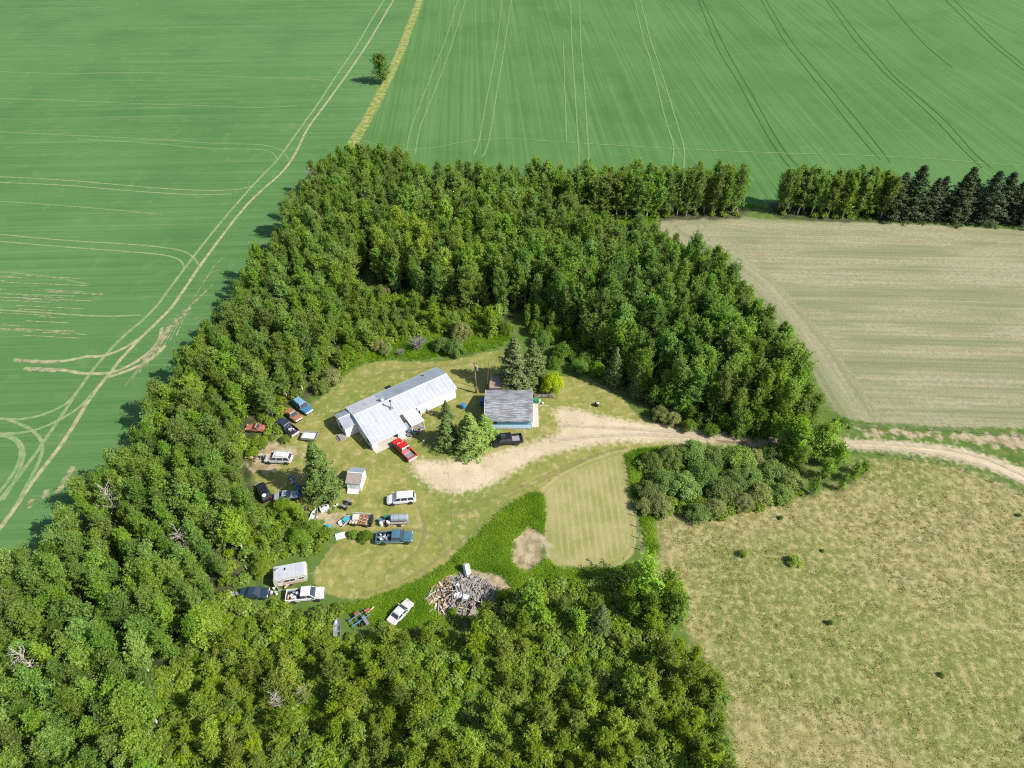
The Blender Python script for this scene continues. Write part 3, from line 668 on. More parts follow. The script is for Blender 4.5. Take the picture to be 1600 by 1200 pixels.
def spruce(seed, h, R_, leaf=.125):
    rs = np.random.default_rng(seed); segs = [((0, 0, 0), (0, 0, h * .5), .016 * h, .009 * h), ((0, 0, h * .5), (0, 0, h), .009 * h, .01)]
    C = []; Nn = []; Rn = []; nw = int(h * 2.6)
    for w in range(nw):
        f = .05 + .95 * w / nw; z = h * f; nbr = int(10 - 5 * f)
        r = R_ * (1 - f) ** .8 * rs.uniform(.75, 1.15) + .12
        for k in range(nbr):
            az = 2 * math.pi * k / nbr + w * .7 + rs.normal(0, .15); L = r * rs.uniform(.6, 1.2) * (1 + .18 * math.sin(2 * az + seed)); tone = rs.normal(.5, .15)
            m = int(26 + 76 * L / R_); u = np.sqrt(rs.random(m)) ; wd_ = rs.normal(0, .16 + .10 * L, m) * (1.1 - .55 * u)
            x = u * L; zz = z - .28 * x + .16 * x * u + rs.normal(0, .07, m)
            ca, sa = math.cos(az), math.sin(az)
            C.append(np.stack([ca * x - sa * wd_, sa * x + ca * wd_, zz], 1)); Nn.append(unit(rs.normal(size=(m, 3)) * .55 + np.array([ca * .5, sa * .5, .75])))
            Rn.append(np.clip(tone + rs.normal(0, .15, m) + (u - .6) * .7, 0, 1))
            segs.append(((0, 0, z), (ca * L * .8, sa * L * .8, z - .12 * L), .02, .006))
    C = np.vstack(C); Nn = np.vstack(Nn); Rn = np.concatenate(Rn); C[:, 2] = np.maximum(C[:, 2], .15)
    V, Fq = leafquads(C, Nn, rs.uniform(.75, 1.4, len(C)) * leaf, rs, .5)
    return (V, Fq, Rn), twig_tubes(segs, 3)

def shrub(seed, h, R_, n=2600, leaf=.10, flower=0.0):
    """many-stemmed dome of small leaf bunches"""
    rs = np.random.default_rng(seed); segs = []; C = []; Nn = []; Rn = []
    ns = 34
    for k in range(ns):
        az = k * 2.399 + rs.normal(0, .3); r = R_ * math.sqrt((k + .5) / ns); zt = h * math.sqrt(max(.10, 1 - (r / R_) ** 2 * .88)) * rs.uniform(.8, 1.1)
        tip = np.array([math.cos(az) * r, math.sin(az) * r, zt]); b = np.array([math.cos(az) * r * .2, math.sin(az) * r * .2, 0])
        segs.append((b, tip * np.array([.7, .7, .62]), .03, .018)); segs.append((tip * np.array([.7, .7, .62]), tip, .018, .005))
        m = n // ns; tone = rs.normal(.45, .2)
        o = unit(tip * np.array([1, 1, .8])); bl = R_ * .26
        g = unit(rs.normal(size=(m, 3))) * (rs.random(m) ** .45)[:, None] * bl
        c = tip - o * bl * .5 + g; low = rs.random(m) < .25
        c[low] = c[low] * rs.uniform(.4, .9, (low.sum(), 1))
        C.append(c); Nn.append(unit(g / bl * .35 + o * .45 + np.array([0, 0, .75]) + rs.normal(size=(m, 3)) * .5)); Rn.append(np.clip(tone + rs.normal(0, .2, m), 0, 1))
    C = np.vstack(C); Nn = np.vstack(Nn); Rn = np.concatenate(Rn); C[:, 2] = np.maximum(C[:, 2], .08)
    V, Fq = leafquads(C, Nn, rs.uniform(.7, 1.35, len(C)) * leaf, rs)
    return (V, Fq, Rn), twig_tubes(segs, 3)

def deadtree(seed, h, nb=26, R_=3.0, twigs=5):
    rs = np.random.default_rng(seed); segs = []
    pts = [np.array([0, 0, 0.])]
    for k in range(1, 6): pts.append(pts[-1] + np.array([rs.normal(0, .15), rs.normal(0, .15), h / 5.4]))
    for k in range(5): segs.append((pts[k], pts[k + 1], .017 * h * (1 - k / 6), .017 * h * (1 - (k + 1) / 6)))
    for k in range(nb):
        f = rs.uniform(.3, .98); i = min(4, int(f * 5)); p0 = pts[i] + (pts[i + 1] - pts[i]) * (f * 5 - i)
        az = k * 2.4; el = rs.uniform(.3, 1.0); L = R_ * rs.uniform(.5, 1.1) * (1.15 - f * .6)
        d = np.array([math.cos(az) * math.cos(el), math.sin(az) * math.cos(el), math.sin(el)])
        p1 = p0 + d * L * .55; p2 = p1 + unit(d + rs.normal(0, .3, 3)) * L * .55
        segs += [(p0, p1, .055, .036), (p1, p2, .036, .014)]
        for _ in range(twigs):
            q = p0 + (p2 - p0) * rs.uniform(.3, 1); segs.append((q, q + unit(d + rs.normal(0, .6, 3)) * L * rs.uniform(.2, .45), .022, .008))
    return twig_tubes(segs, 4)

def mk_leaf(name, d, mat): return mesh_np(name, d[0], d[1], 4, [mat], rnd=d[2])
def mk_twig(name, d, mat): return mesh_np(name, d[0], d[1], 4, [mat])
def mk_join(name, dl, dt, ml, mt):
    n = len(dl[0]); V = np.vstack([dl[0], dt[0]]); Fq = np.vstack([dl[1], dt[1] + n])
    return mesh_np(name, V, Fq, 4, [ml, mt], mat_idx=np.r_[np.zeros(len(dl[1])), np.ones(len(dt[1]))], rnd=np.r_[dl[2], np.full(len(dt[1]), .5)])

NV = 8
POP = []      # (unit height, leaf data, twig data)
for k in range(NV):
    d = poplar(100 + k, 12.0, [1.5, 1.75, 1.95, 1.6, 1.35, 1.85, 1.5, 1.7][k], base=[.12, .18, .08, .15, .2, .1, .14, .07][k], nb=54, nl=104, leaf=.122, up=(.85, 1.32), spread=.40)
    POP.append((12.0, mk_leaf('poplar_crown', d[0], M['poplar']), mk_twig('poplar_trunk', d[1], M['bark']), d))
SAP = []
for k in range(6):
    d = poplar(200 + k, 5.0, [1.25, 1.45, 1.1, 1.5, 1.3, 1.6][k], base=.08, nb=36, nl=100, leaf=.092, spread=.30, up=(.6, 1.15))
    SAP.append((5.0, mk_leaf('sapling_crown', d[0], M['sapling']), mk_twig('sapling_trunk', d[1], M['bark']), d))

def plant(name, label, cat, group, xy, lm, tm, scale, rz, color=(1, 1, 1), tilt=(0, 0), z=0.0, parts=('crown', 'trunk')):
    o = thing(name, label, cat, (xy[0], xy[1], z), rz, group)
    o.scale = scale if hasattr(scale, '__len__') else (scale,) * 3
    o.rotation_euler = (tilt[0], tilt[1], rz)
    if lm is not None: c = link(parts[0], lm, o); c.color = (*color, 1)
    if tm is not None: link(parts[1], tm, o)
    return o

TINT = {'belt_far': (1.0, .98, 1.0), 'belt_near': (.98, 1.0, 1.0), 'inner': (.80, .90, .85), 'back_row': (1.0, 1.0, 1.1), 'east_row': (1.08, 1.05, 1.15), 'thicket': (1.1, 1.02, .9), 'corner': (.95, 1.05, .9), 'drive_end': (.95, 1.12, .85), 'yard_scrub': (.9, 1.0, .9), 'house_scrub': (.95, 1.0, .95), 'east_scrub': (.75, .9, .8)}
LAB = {'belt_far': ('leafy poplar in the far half of the belt between left crop field and house', 'poplars in the far half of the left belt'),
       'belt_near': ('tall leafy poplar in the near left woods below the curved wheel tracks', 'poplars in the near left woods'),
       'inner': ('tall dark green poplar in the woods behind the house and garage', 'poplars in the woods behind the house'),
       'back_row': ('poplar in the long tree row along the edge of the far green field', 'poplars in the long far row'),
       'east_row': ('slender poplar in the short row left of the dark spruces', 'poplars in the short row beside the spruces'),
       'thicket': ('young bright green poplar in the low thicket along the bottom of the picture', 'young poplars in the bottom thicket'),
       'corner': ('bushy young poplar in the clump below the striped hay plot', 'young poplars below the hay plot'),
       'drive_end': ('bright green young poplar right of the willow clump beside the driveway', 'young poplars beside the driveway'),
       'yard_scrub': ('small leafy poplar sapling among the junk left of the lawn above the camper', 'saplings above the camper')}
LAB['house_scrub'] = ('small leafy poplar in the scrub between the house lawn and the woods behind', 'saplings behind the house')
LAB['east_scrub'] = ('small leafy poplar at the wood edge above the driveway and behind the garage', 'saplings along the wood edge')
def label_of(q):
    a, g_ = LAB[q[3]]; u, v_ = proj(q[0], q[1], 0)
    if q[3] == 'thicket':
        for lim, w1 in ((430, 'below the dark wrecked car'), (560, 'below the white pickup'), (680, 'below the white sedan'), (820, 'below the scrap wood heap'), (980, 'below the hay plot'), (9999, 'nearest the dry pasture')):
            if u < lim: return 'young bright green poplar in the bottom thicket, ' + w1, 'young poplars in the bottom thicket, ' + w1
    if q[3] == 'belt_near':
        e = float(segdist(ledge_pts, np.array([q[0]]), np.array([q[1]]), False)[0])
        w1 = 'along the left crop field' if e < 5 else ('beside wrecks and camper' if u > 300 else 'deep inside')
        w1 += ', upper part' if v_ < 860 else (', middle part' if v_ < 1010 else ', lowest part')
        return 'tall poplar in the near left woods, ' + w1, 'near left woods, ' + w1
    if q[3] == 'inner':
        w1 = 'left of the garage line' if u < 780 else ('behind the garage' if u < 960 else 'near the stubble field')
        w1 = ('front trees, ' if (v_ > 455 and u < 800) or (v_ > 480 + (u - 800) * .42 and u >= 800) else 'inner trees, ') + w1
        return 'tall poplar of the woods behind the house, ' + w1, 'woods behind the house, ' + w1
    return a, g_
ledge_pts = P([(505, 292), (370, 510), (245, 692), (145, 822), (20, 950), (-150, 1085)])
bright_spot = [np.array(at(660, 440)), np.array(at(640, 410)), np.array(at(1190, 640))]
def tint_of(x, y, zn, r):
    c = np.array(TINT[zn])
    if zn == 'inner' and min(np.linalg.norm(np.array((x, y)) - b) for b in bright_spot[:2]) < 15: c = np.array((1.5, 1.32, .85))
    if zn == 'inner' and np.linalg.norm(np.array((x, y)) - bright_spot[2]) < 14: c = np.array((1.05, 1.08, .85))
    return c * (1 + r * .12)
tall = [q for q in TREES if q[3] not in ('thicket', 'yard_scrub', 'corner', 'drive_end', 'house_scrub', 'east_scrub')]
young = [q for q in TREES if q[3] in ('thicket', 'yard_scrub', 'corner', 'drive_end', 'house_scrub', 'east_scrub')]
def seen(q):
    dep = q[1] * CS - (q[2] * .7 - H) * SN; u = F * q[0] / dep + 800; vv = 600 - F * (q[1] * SN + (q[2] * .7 - H) * CS) / dep
    return q[2] / dep if -30 < u < 1630 and -20 < vv < 1230 else 0
tall.sort(key=seen, reverse=True); young.sort(key=seen, reverse=True)
rest = []
for lst, protos, nm in ((tall, POP, 'poplar_tree'), (young, SAP, 'poplar_sapling')):
    for i, q in enumerate(lst):
        k = int(rs.integers(len(protos))); s = q[2] / protos[k][0]; rz = rs.uniform(0, 6.28); w_ = s * rs.uniform(.75, 1.3) * (1.08 if nm == 'poplar_tree' else 1.0)
        if i < 300 and seen(q) > 0:
            lg = label_of(q)
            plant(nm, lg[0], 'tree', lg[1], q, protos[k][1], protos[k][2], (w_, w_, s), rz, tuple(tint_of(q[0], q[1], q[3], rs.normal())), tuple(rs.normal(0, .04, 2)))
        else: rest.append((q, nm, k, s, w_, rz))

def gn_scatter(name, coll, pts, idx, scl, rot, label, cat):
    """one object of stuff: instances of a hidden set of meshes on points"""
    me = bpy.data.meshes.new(name); me.vertices.add(len(pts)); me.vertices.foreach_set('co', np.asarray(pts, np.float32).ravel())
    for nme, arr, ty in (('pick', idx, 'INT'), ('scl', scl, 'FLOAT_VECTOR'), ('rot', rot, 'FLOAT_VECTOR')):
        a = me.attributes.new(nme, ty, 'POINT')
        if ty == 'INT': a.data.foreach_set('value', np.asarray(arr, np.int32))
        else: a.data.foreach_set('vector', np.asarray(arr, np.float32).ravel())
    o = link(name, me); tag(o, label, cat, kind='stuff')
    g = bpy.data.node_groups.new(name, 'GeometryNodeTree')
    g.interface.new_socket('Geometry', in_out='INPUT', socket_type='NodeSocketGeometry'); g.interface.new_socket('Geometry', in_out='OUTPUT', socket_type='NodeSocketGeometry')
    gi = g.nodes.new('NodeGroupInput'); go = g.nodes.new('NodeGroupOutput'); ip = g.nodes.new('GeometryNodeInstanceOnPoints'); ci = g.nodes.new('GeometryNodeCollectionInfo')
    ci.inputs[0].default_value = coll; ci.inputs[1].default_value = True; ci.inputs[2].default_value = True
    def na(nme, ty):
        n = g.nodes.new('GeometryNodeInputNamedAttribute'); n.data_type = ty; n.inputs[0].default_value = nme; return n.outputs[0]
    g.links.new(gi.outputs[0], ip.inputs['Points']); g.links.new(ci.outputs[0], ip.inputs['Instance']); ip.inputs['Pick Instance'].default_value = True
    g.links.new(na('pick', 'INT'), ip.inputs['Instance Index']); g.links.new(na('scl', 'FLOAT_VECTOR'), ip.inputs['Scale']); g.links.new(na('rot', 'FLOAT_VECTOR'), ip.inputs['Rotation'])
    g.links.new(ip.outputs[0], go.inputs[0])
    md = o.modifiers.new('scatter', 'NODES'); md.node_group = g
    return o

def protoset(name, entries):
    c = bpy.data.collections.new(name)
    for i, (me, colr) in enumerate(entries):
        o = bpy.data.objects.new('%s_%02d' % (name, i), me); o.color = (*colr, 1); c.objects.link(o)
    return c
joinP = [mk_join('poplar', p[3][0], p[3][1], M['poplar'], M['bark']) for p in POP]
joinS = [mk_join('sapling', p[3][0], p[3][1], M['sapling'], M['bark']) for p in SAP]
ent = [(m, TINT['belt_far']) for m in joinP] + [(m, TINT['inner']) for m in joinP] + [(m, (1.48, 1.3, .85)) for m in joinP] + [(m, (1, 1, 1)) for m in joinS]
cset = protoset('woodset', ent)
pts = []; idx = []; scl = []; rot = []
for q, nm, k, s, w_, rz in rest:
    off = 24 if nm == 'poplar_sapling' else (8 if q[3] == 'inner' else 0)
    if off == 8 and tint_of(q[0], q[1], q[3], 0)[0] > 1.2: off = 16
    pts.append((q[0], q[1], 0)); idx.append(off + k); scl.append((w_, w_, s)); rot.append((rs.normal(0, .03), rs.normal(0, .03), rz))
gn_scatter('woodland', cset, pts, idx, scl, rot, 'remaining poplars filling the woods between the nearer trees', 'trees')
print('trees', len(tall), len(young), 'rest', len(rest))

# undergrowth on the forest floor: low leafy bushes
ug = []
for k in range(4):
    d = shrub(300 + k, 1.1, .95, 520, .13); ug.append((mk_join('bush', d[0], d[1], M['sapling'], M['greytwig']), [(.7, .85, .7), (.85, .95, .7), (1.0, 1.0, .75), (.65, .85, .65)][k]))
uset = protoset('bushset', ug)
up = []
for zn, n_, d_ in (('belt_far', 2500, 1.9), ('belt_near', 2500, 1.9), ('inner', 3000, 2.1), ('thicket', 5000, 1.45), ('house_scrub', 1500, 1.5), ('east_scrub', 1500, 1.4), ('back_row', 800, 2.0), ('east_row', 400, 2.0), ('yard_scrub', 1500, 1.3)):
    up += scatter(Z[zn], d_, n_, rs)
up += scatter(P([(780, 930), (880, 918), (990, 905), (1060, 915), (1065, 960), (1040, 1000), (900, 1020), (760, 990)]), 1.2, 1500, rs)
up += scatter(P([(385, 690), (440, 652), (450, 672), (420, 690), (392, 715)]), 1.2, 300, rs)
up += scatter(P([(340, 945), (375, 900), (430, 925), (450, 945), (520, 950), (540, 962), (520, 990), (430, 965)]), 1.25, 600, rs)
up += scatter(P([(560, 962), (640, 980), (690, 978), (760, 955), (850, 915), (900, 905), (980, 900), (990, 890), (1000, 910), (880, 925), (780, 965), (690, 1000), (600, 1000)]), 1.5, 400, rs)
up += scatter(P([(1000, 720), (1080, 705), (1160, 715), (1240, 720), (1250, 770), (1180, 800), (1100, 812), (1010, 800)]), 1.2, 900, rs)
up = [p for p in up if not blocks(p[0], p[1], 1.0)]
n = len(up); ss = rs.uniform(.7, 1.5, n)
gn_scatter('undergrowth', uset, [(p[0], p[1], 0) for p in up], rs.integers(0, 4, n), np.stack([ss * 1.1, ss * 1.1, ss], 1), np.stack([np.zeros(n), np.zeros(n), rs.uniform(0, 6.28, n)], 1), 'low leafy undergrowth under the poplars', 'undergrowth')

# ------------------------------------------------------------------ spruces, shrubs, dead trees, single trees
SPR = []
for k in range(3):
    d = spruce(400 + k, 13.0, [3.3, 2.9, 3.1][k]); SPR.append((mk_leaf('spruce_crown', d[0], M['spruce']), mk_leaf('dark_spruce_crown', d[0], M['darkspruce']), mk_twig('spruce_trunk', d[1], M['darkbark'])))
def spr(px, py, h, label, k=0, w=1.0, dark=False, color=(1, 1, 1), group=None):
    s = h / 13.0
    return plant('spruce_tree', label, 'tree', group, at(px, py), SPR[k][1 if dark else 0], SPR[k][2], (s * w, s * w, s), random.uniform(0, 6), color)
spr(508, 773, 13.2, 'big broad spruce standing alone left of the small white shed', 0, 1.3, color=(1.2, 1.42, .95))
spr(803, 606, 13.0, 'tall spruce behind the garage, nearest the brown roofed shed', 1, 1.5, color=(1.1, 1.12, 1.15))
spr(832, 600, 11.5, 'spruce behind the garage, beside the golden shrub', 2, 1.45, color=(1.15, 1.15, 1.1))
spr(700, 694, 7.5, 'dark spruce of the front garden trio, nearest the house wall', 1, 1.75, color=(1.2, 1.4, 1.1))
spr(735, 700, 9.0, 'yellowish green spruce of the front garden trio, nearest the black pickup', 0, 1.75, color=(1.6, 1.65, .95))
spr(757, 690, 7.0, 'spruce of the front garden trio touching the garage corner', 2, 1.75, color=(1.5, 1.7, 1.05))
spr(698, 652, 4.5, 'small young spruce beside the front wall of the long house', 2, 1.3, color=(1.1, 1.15, 1.1))
spr(957, 602, 10.0, 'grey green spruce at the lawn edge right of the golden shrub', 1, 1.0, color=(1.05, 1.12, 1.2))
spr(992, 618, 8.0, 'slim spruce at the lawn corner just above the driveway', 2, .9, color=(1.1, 1.2, .9))
spr(935, 985, 7.0, 'blue green spruce in the clump below the striped hay plot', 2, 1.2, color=(1.1, 1.2, 1.2))
ns_ = 12
for i in range(ns_):
    px = 1396 + i * 21.5 + random.uniform(-7, 7); k = i % 3
    lb = 'dark spruce in the row beside the stubble field, %s from the poplars' % ['first', 'second', 'third', 'fourth', 'fifth', 'sixth', 'seventh', 'eighth', 'ninth', 'tenth', 'eleventh', 'twelfth'][i]
    spr(px, 336 + i * .9 + random.uniform(-1, 3), random.uniform(10.5, 15.0), lb, k, random.uniform(1.3, 1.75), True, group='dark spruces in a row')

SHR = []
for k in range(5):
    d = shrub(500 + k, 3.2, 2.4, 8200, .095)
    SHR.append((d, mk_leaf('willow_foliage', d[0], M['willow']), mk_leaf('blossom_foliage', d[0], M['flower']), mk_leaf('green_foliage', d[0], M['sapling']), mk_twig('willow_stems', d[1], M['greytwig'])))
def bush(px, py, r, h, label, k=0, mat=1, color=(1, 1, 1), group=None, name='willow_shrub', cat='shrub'):
    return plant(name, label, cat, group, at(px, py), SHR[k % 5][mat], SHR[k % 5][4], (r / 2.4, r / 2.4, h / 3.2), random.uniform(0, 6), color, parts=('foliage', 'stems'))
clump = [(1018, 728, 1.6, 2.4, 1), (1045, 722, 1.9, 2.6, 1), (1082, 716, 2.2, 3.0, 1), (1112, 724, 2.0, 2.8, 1), (1150, 728, 2.4, 3.4, 1), (1036, 762, 2.0, 2.7, 1), (1066, 768, 2.3, 3.0, 1), (1012, 774, 1.8, 2.2, 1), (1096, 752, 2.2, 3.2, 1), (1124, 775, 2.1, 2.9, 1), (1088, 808, 1.6, 2.3, 1),
         (1142, 760, 1.9, 2.8, 1), (1168, 752, 1.8, 2.6, 1), (1186, 778, 1.7, 2.3, 2), (1204, 745, 1.9, 2.8, 1), (1218, 778, 1.6, 2.3, 1), (1160, 792, 1.5, 2.0, 2), (1232, 760, 1.6, 2.4, 1), (1006, 796, 1.3, 1.8, 2), (1030, 796, 1.7, 2.3, 2), (1115, 800, 1.5, 2.2, 2), (1176, 722, 1.5, 2.4, 2), (1200, 716, 1.6, 2.6, 1)]
for i, (px, py, r, h, m) in enumerate(clump):
    lb = 'grey green willow in the rounded clump between hay plot and driveway' if m == 1 else 'cream tinged willow in the rounded clump between hay plot and driveway'
    bush(px, py, r * 1.32, h * 1.15, lb, i, m, (random.uniform(.75, 1.0), random.uniform(.9, 1.1), random.uniform(.7, .95)) if m == 1 else (.5, .6, .42), 'willows in the driveway clump' if m == 1 else 'cream tinged willows in the driveway clump')
gold = bush(862, 612, 2.4, 4.4, 'bright golden yellow shrub beside the garage', 1, 3, (1, 1, 1), None, 'golden_shrub')
for c_ in gold.children:
    if c_.name.startswith('foliage'): c_.material_slots[0].link = 'OBJECT'; c_.material_slots[0].material = M['yellow']
for i, (px, py, r, h, m, cl, lb) in enumerate([
    (520, 598, 2.2, 3.2, 2, (.62, .68, .6), 'pale blossoming shrub at the lawn edge left of the house'), (505, 612, 1.8, 2.8, 1, (1, 1.1, .8), 'green shrub just left of the pale blossoming shrub by the house lawn'),
    (590, 545, 1.7, 2.6, 2, (.5, .52, .42), 'small straw coloured shrub in the tall grass behind the house'), (603, 552, 1.4, 2.0, 1, (.9, .9, .8), 'small green shrub right beside the straw coloured one'),
    (712, 552, 2.3, 3.4, 1, (.8, 1.05, .8), 'dark green rounded willow at the lawn edge behind the house'), (690, 545, 2.0, 2.8, 1, (.85, 1.05, .8), 'lower left willow of the pair at the back lawn edge'),
    (722, 530, 2.4, 4.0, 2, (.62, .68, .52), 'tall cream topped willow behind the house lawn'), (598, 462, 2.0, 2.6, 2, (.5, .5, .45), 'brownish shrub in the dark gap of the woods'),
    (622, 500, 1.8, 3.0, 1, (1, 1.1, .8), 'leafy bush below the dark gap in the woods'), (570, 520, 2.0, 3.4, 1, (1, 1.15, .8), 'leafy bush at the inner edge of the left belt'), (545, 560, 2.0, 3.0, 3, (.8, .9, .8), 'bright green bush at the top left of the house lawn'),
    (838, 522, 2.0, 3.2, 3, (.75, .9, .8), 'leafy bush of the dark mass behind the spruces, farthest left'), (862, 530, 2.1, 3.4, 3, (.7, .85, .75), 'leafy bush of the dark mass behind the spruces, second from left'), (896, 556, 2.2, 3.4, 3, (.65, .82, .72), 'leafy bush in the dark mass above the open lawn'),
    (916, 568, 2.0, 3.2, 3, (.7, .85, .7), 'leafy bush in the dark mass left of the grey green spruce'), (932, 584, 1.8, 2.8, 3, (.75, .9, .7), 'low leafy bush touching the foot of the grey green spruce'), (866, 572, 1.6, 2.2, 3, (.7, .88, .7), 'low leafy bush just above the golden shrub'), (850, 540, 2.2, 3.4, 3, (.65, .8, .75), 'dark leafy bush in front of the wood edge behind the spruces'), (880, 560, 2.4, 3.6, 3, (.6, .78, .7), 'broad dark bush above the golden shrub'), (905, 580, 2.0, 3.0, 3, (.65, .8, .7), 'low dark bush between the golden shrub and the grey green spruce'),
    (790, 520, 1.8, 2.6, 3, (.8, .95, .8), 'round bush at the top of the tall grass behind the house'), (1030, 655, 1.9, 3.0, 1, (1.1, 1.0, .95), 'greyish shrub at the wood corner above the driveway'), (1050, 662, 1.6, 2.6, 2, (.55, .6, .4), 'yellowish shrub at the wood corner above the driveway'),
    (1075, 672, 1.5, 2.4, 3, (.8, 1.0, .7), 'bright leafy bush along the upper verge of the driveway'), (1110, 678, 1.6, 2.4, 3, (.75, .95, .7), 'middle leafy bush of those along the upper driveway verge'), (1150, 680, 1.6, 2.6, 3, (.7, .9, .7), 'leafy bush on the upper verge opposite the brown puddle'),
    (1190, 680, 1.7, 2.6, 3, (.7, .88, .7), 'leafy bush on the upper verge opposite the willow clump'), (1318, 664, 1.6, 1.2, 1, (.7, .85, .6), 'low bush at the corner of the stubble field beside the driveway'),
    (1241, 880, 1.25, 1.3, 1, (1.25, 1.25, .7), 'largest round bush standing in the dry pasture'), (1160, 868, .75, 1.1, 1, (1.2, 1.2, .6), 'small round bush in the pasture left of the largest one'), (1285, 862, .35, .5, 1, (.8, .9, .5), 'tiny bush in the pasture right of the largest one'),
    (1297, 975, .45, .9, 1, (.7, .9, .6), 'small dark bush alone in the middle of the pasture'), (1470, 1056, .45, .6, 1, (.8, 1, .6), 'tiny bush near the bottom of the pasture'), (1220, 810, .45, .5, 1, (.8, .9, .5), 'tiny bush in the pasture below the willow clump'), (1592, 806, .4, .5, 1, (.7, .9, .6), 'tiny dark bush at the right edge of the pasture'),
    (572, 842, 1.2, 1.6, 3, (.9, 1, .8), 'scrubby bush in front of the broken wagon'), (553, 838, .9, 1.2, 3, (.9, 1, .8), 'small scrubby bush between wagon and white panel'), (490, 832, 1.6, 2.6, 3, (1, 1.05, .9), 'leafy bush beside the small white boat'), (470, 846, 1.7, 2.6, 3, (.8, .95, .8), 'leafy bush left of the one beside the white boat'),
    (445, 800, 1.7, 3.0, 3, (.95, 1.05, .8), 'leafy bush below the black car under the big spruce'), (395, 712, 1.2, 1.5, 3, (1.2, 1.15, .7), 'yellow green bush above the scrap heap by the white wagon'), (447, 690, 1.0, 1.4, 3, (1.0, 1.05, .8), 'bush growing over the dark pickup by the utility trailer'),
    (475, 905, .8, 1.6, 3, (.8, .95, .7), 'leafy sapling bush leaning on the camper'), (412, 895, 1.6, 2.4, 3, (1.15, 1.1, .8), 'yellow green bush against the left end of the camper'), (790, 935, 1.2, 1.5, 3, (1.1, 1.05, .6), 'yellow green bush at the right edge of the scrap wood heap'), (708, 960, .7, 1.4, 3, (1, 1, .8), 'small bush growing at the foot of the scrap wood heap')]):
    bush(px, py, r, h, lb, i, m, cl)

dt = [deadtree(600 + k, 8.5, 30, 2.6, 6) for k in range(2)]
for px, py, s, k, rz, lb in ((198, 815, 1.1, 0, .4, 'dead bare tree with pale branches at the edge of the left crop field'), (75, 1075, 1.15, 1, 2.0, 'dead bare pale tree near the lower left corner'), (222, 800, .9, 1, 1.0, 'smaller dead tree beside the pale dead one at the field edge'), (440, 1110, .62, 0, 2.2, 'small dead tree in the bottom thicket below the white pickup'), (478, 1098, .5, 1, .3, 'dead sapling right of the small dead tree in the bottom thicket'), (300, 870, .95, 0, 1.9, 'bare pale tree in the middle of the near left woods')):
    plant('dead_tree', lb, 'tree', None, at(px, py), None, mk_twig('dead_tree_trunk', dt[k], M['deadwood']), s, rz, parts=('crown', 'trunk'))
dsh = deadtree(610, 2.6, 60, 2.3, 9)
for px, py, s, lb in ((652, 548, 1.0, 'leafless grey shrub in the tall grass behind the house'), (625, 556, .5, 'small leafless grey shrub left of the bigger grey one'), (1056, 652, .8, 'half dead grey shrub at the wood corner')):
    plant('dead_shrub', lb, 'shrub', None, at(px, py), None, mk_twig('dead_shrub_stems', dsh, M['greytwig']), s, 0, parts=('crown', 'stems'))
d = poplar(700, 9.0, 2.2, base=.08, nb=50, nl=80, leaf=.15, up=(.8, 1.3))
plant('poplar_tree', 'lone tree on the grass strip between the two crop fields', 'tree', None, at(597, 130), mk_leaf('lone_crown', d[0], M['poplar']), mk_twig('lone_trunk', d[1], M['bark']), (1.95, 1.95, 1.2), 0)
plant('dead_tree', 'bare grey dead stem beside the lone tree on the grass strip', 'tree', None, at(594, 126), None, mk_twig('dead_stem', deadtree(620, 8.0, 30, 1.6, 6), M['greytwig']), 1.0, 0, parts=('crown', 'trunk'))
plant('dead_tree', 'bare grey tree top at the far end of the left belt', 'tree', None, at(492, 312), None, mk_twig('dead_stem2', deadtree(621, 10.0, 40, 2.0, 7), M['greytwig']), 1.0, 0, parts=('crown', 'trunk'))

# grass: tufts as one mass per area
SOILP = [np.array(P(q)) for q in ([(800, 846), (826, 820), (851, 834), (851, 878), (826, 900), (798, 880)], [(664, 938), (690, 905), (735, 888), (792, 900), (802, 925), (770, 948), (740, 964), (690, 970)])]
def tufts(name, polys, n, h, mat, label, blades=6, wid=.05, spread=.16, avoid=()):
    xy = []
    for poly, m in zip(polys, n):
        poly = np.array(poly); lo = poly.min(0); hi = poly.max(0); c = rs.uniform(lo, hi, (m * 3, 2)); c = c[inside(poly, c[:, 0], c[:, 1])][:m]; xy.append(c)
    xy = np.vstack(xy); xy = xy[[not any(inside(sp_, p[0], p[1]) for sp_ in SOILP) for p in xy]]; N_ = len(xy) * blades; b = np.repeat(xy, blades, 0); hs = np.repeat(rs.uniform(h[0], h[1], len(xy)), blades) * rs.uniform(.6, 1.1, N_)
    az = rs.uniform(0, 6.28, N_); rr = rs.uniform(0, spread, N_); lean = rs.uniform(.8, 1.9, N_) * hs
    base = np.stack([b[:, 0] + np.cos(az) * rr, b[:, 1] + np.sin(az) * rr, np.zeros(N_)], 1); sd = np.stack([-np.sin(az), np.cos(az), np.zeros(N_)], 1) * (wid * rs.uniform(.7, 1.4, N_))[:, None]
    tip = base + np.stack([np.cos(az) * lean, np.sin(az) * lean, hs], 1)
    V = np.stack([base - sd, base + sd, tip], 1).reshape(-1, 3)
    rn = np.clip(np.repeat(.48 + .48 * vnoise(xy[:, 0] + 500, xy[:, 1] + 500, 2.2, 9) + rs.normal(0, .16, len(xy)), blades) + rs.normal(0, .12, N_), 0, 1)
    return tag(link(name, mesh_np(name, V, np.arange(N_ * 3).reshape(-1, 3), 3, [mat], rnd=rn)), label, 'grass', kind='stuff')
tufts('tall_grass', tall_polys + [Z['thicket']], [6800, 3000, 700, 1500, 500, 200, 6500], (.30, .62), M['grassblade'], 'lush tall green grass round the mown yard', 7, .065, .3)
past = P([(1001, 800), (1010, 890), (1080, 1000), (1140, 1100), (1150, 1210), (1640, 1210), (1640, 800), (1540, 748), (1400, 720), (1320, 755), (1180, 790)])
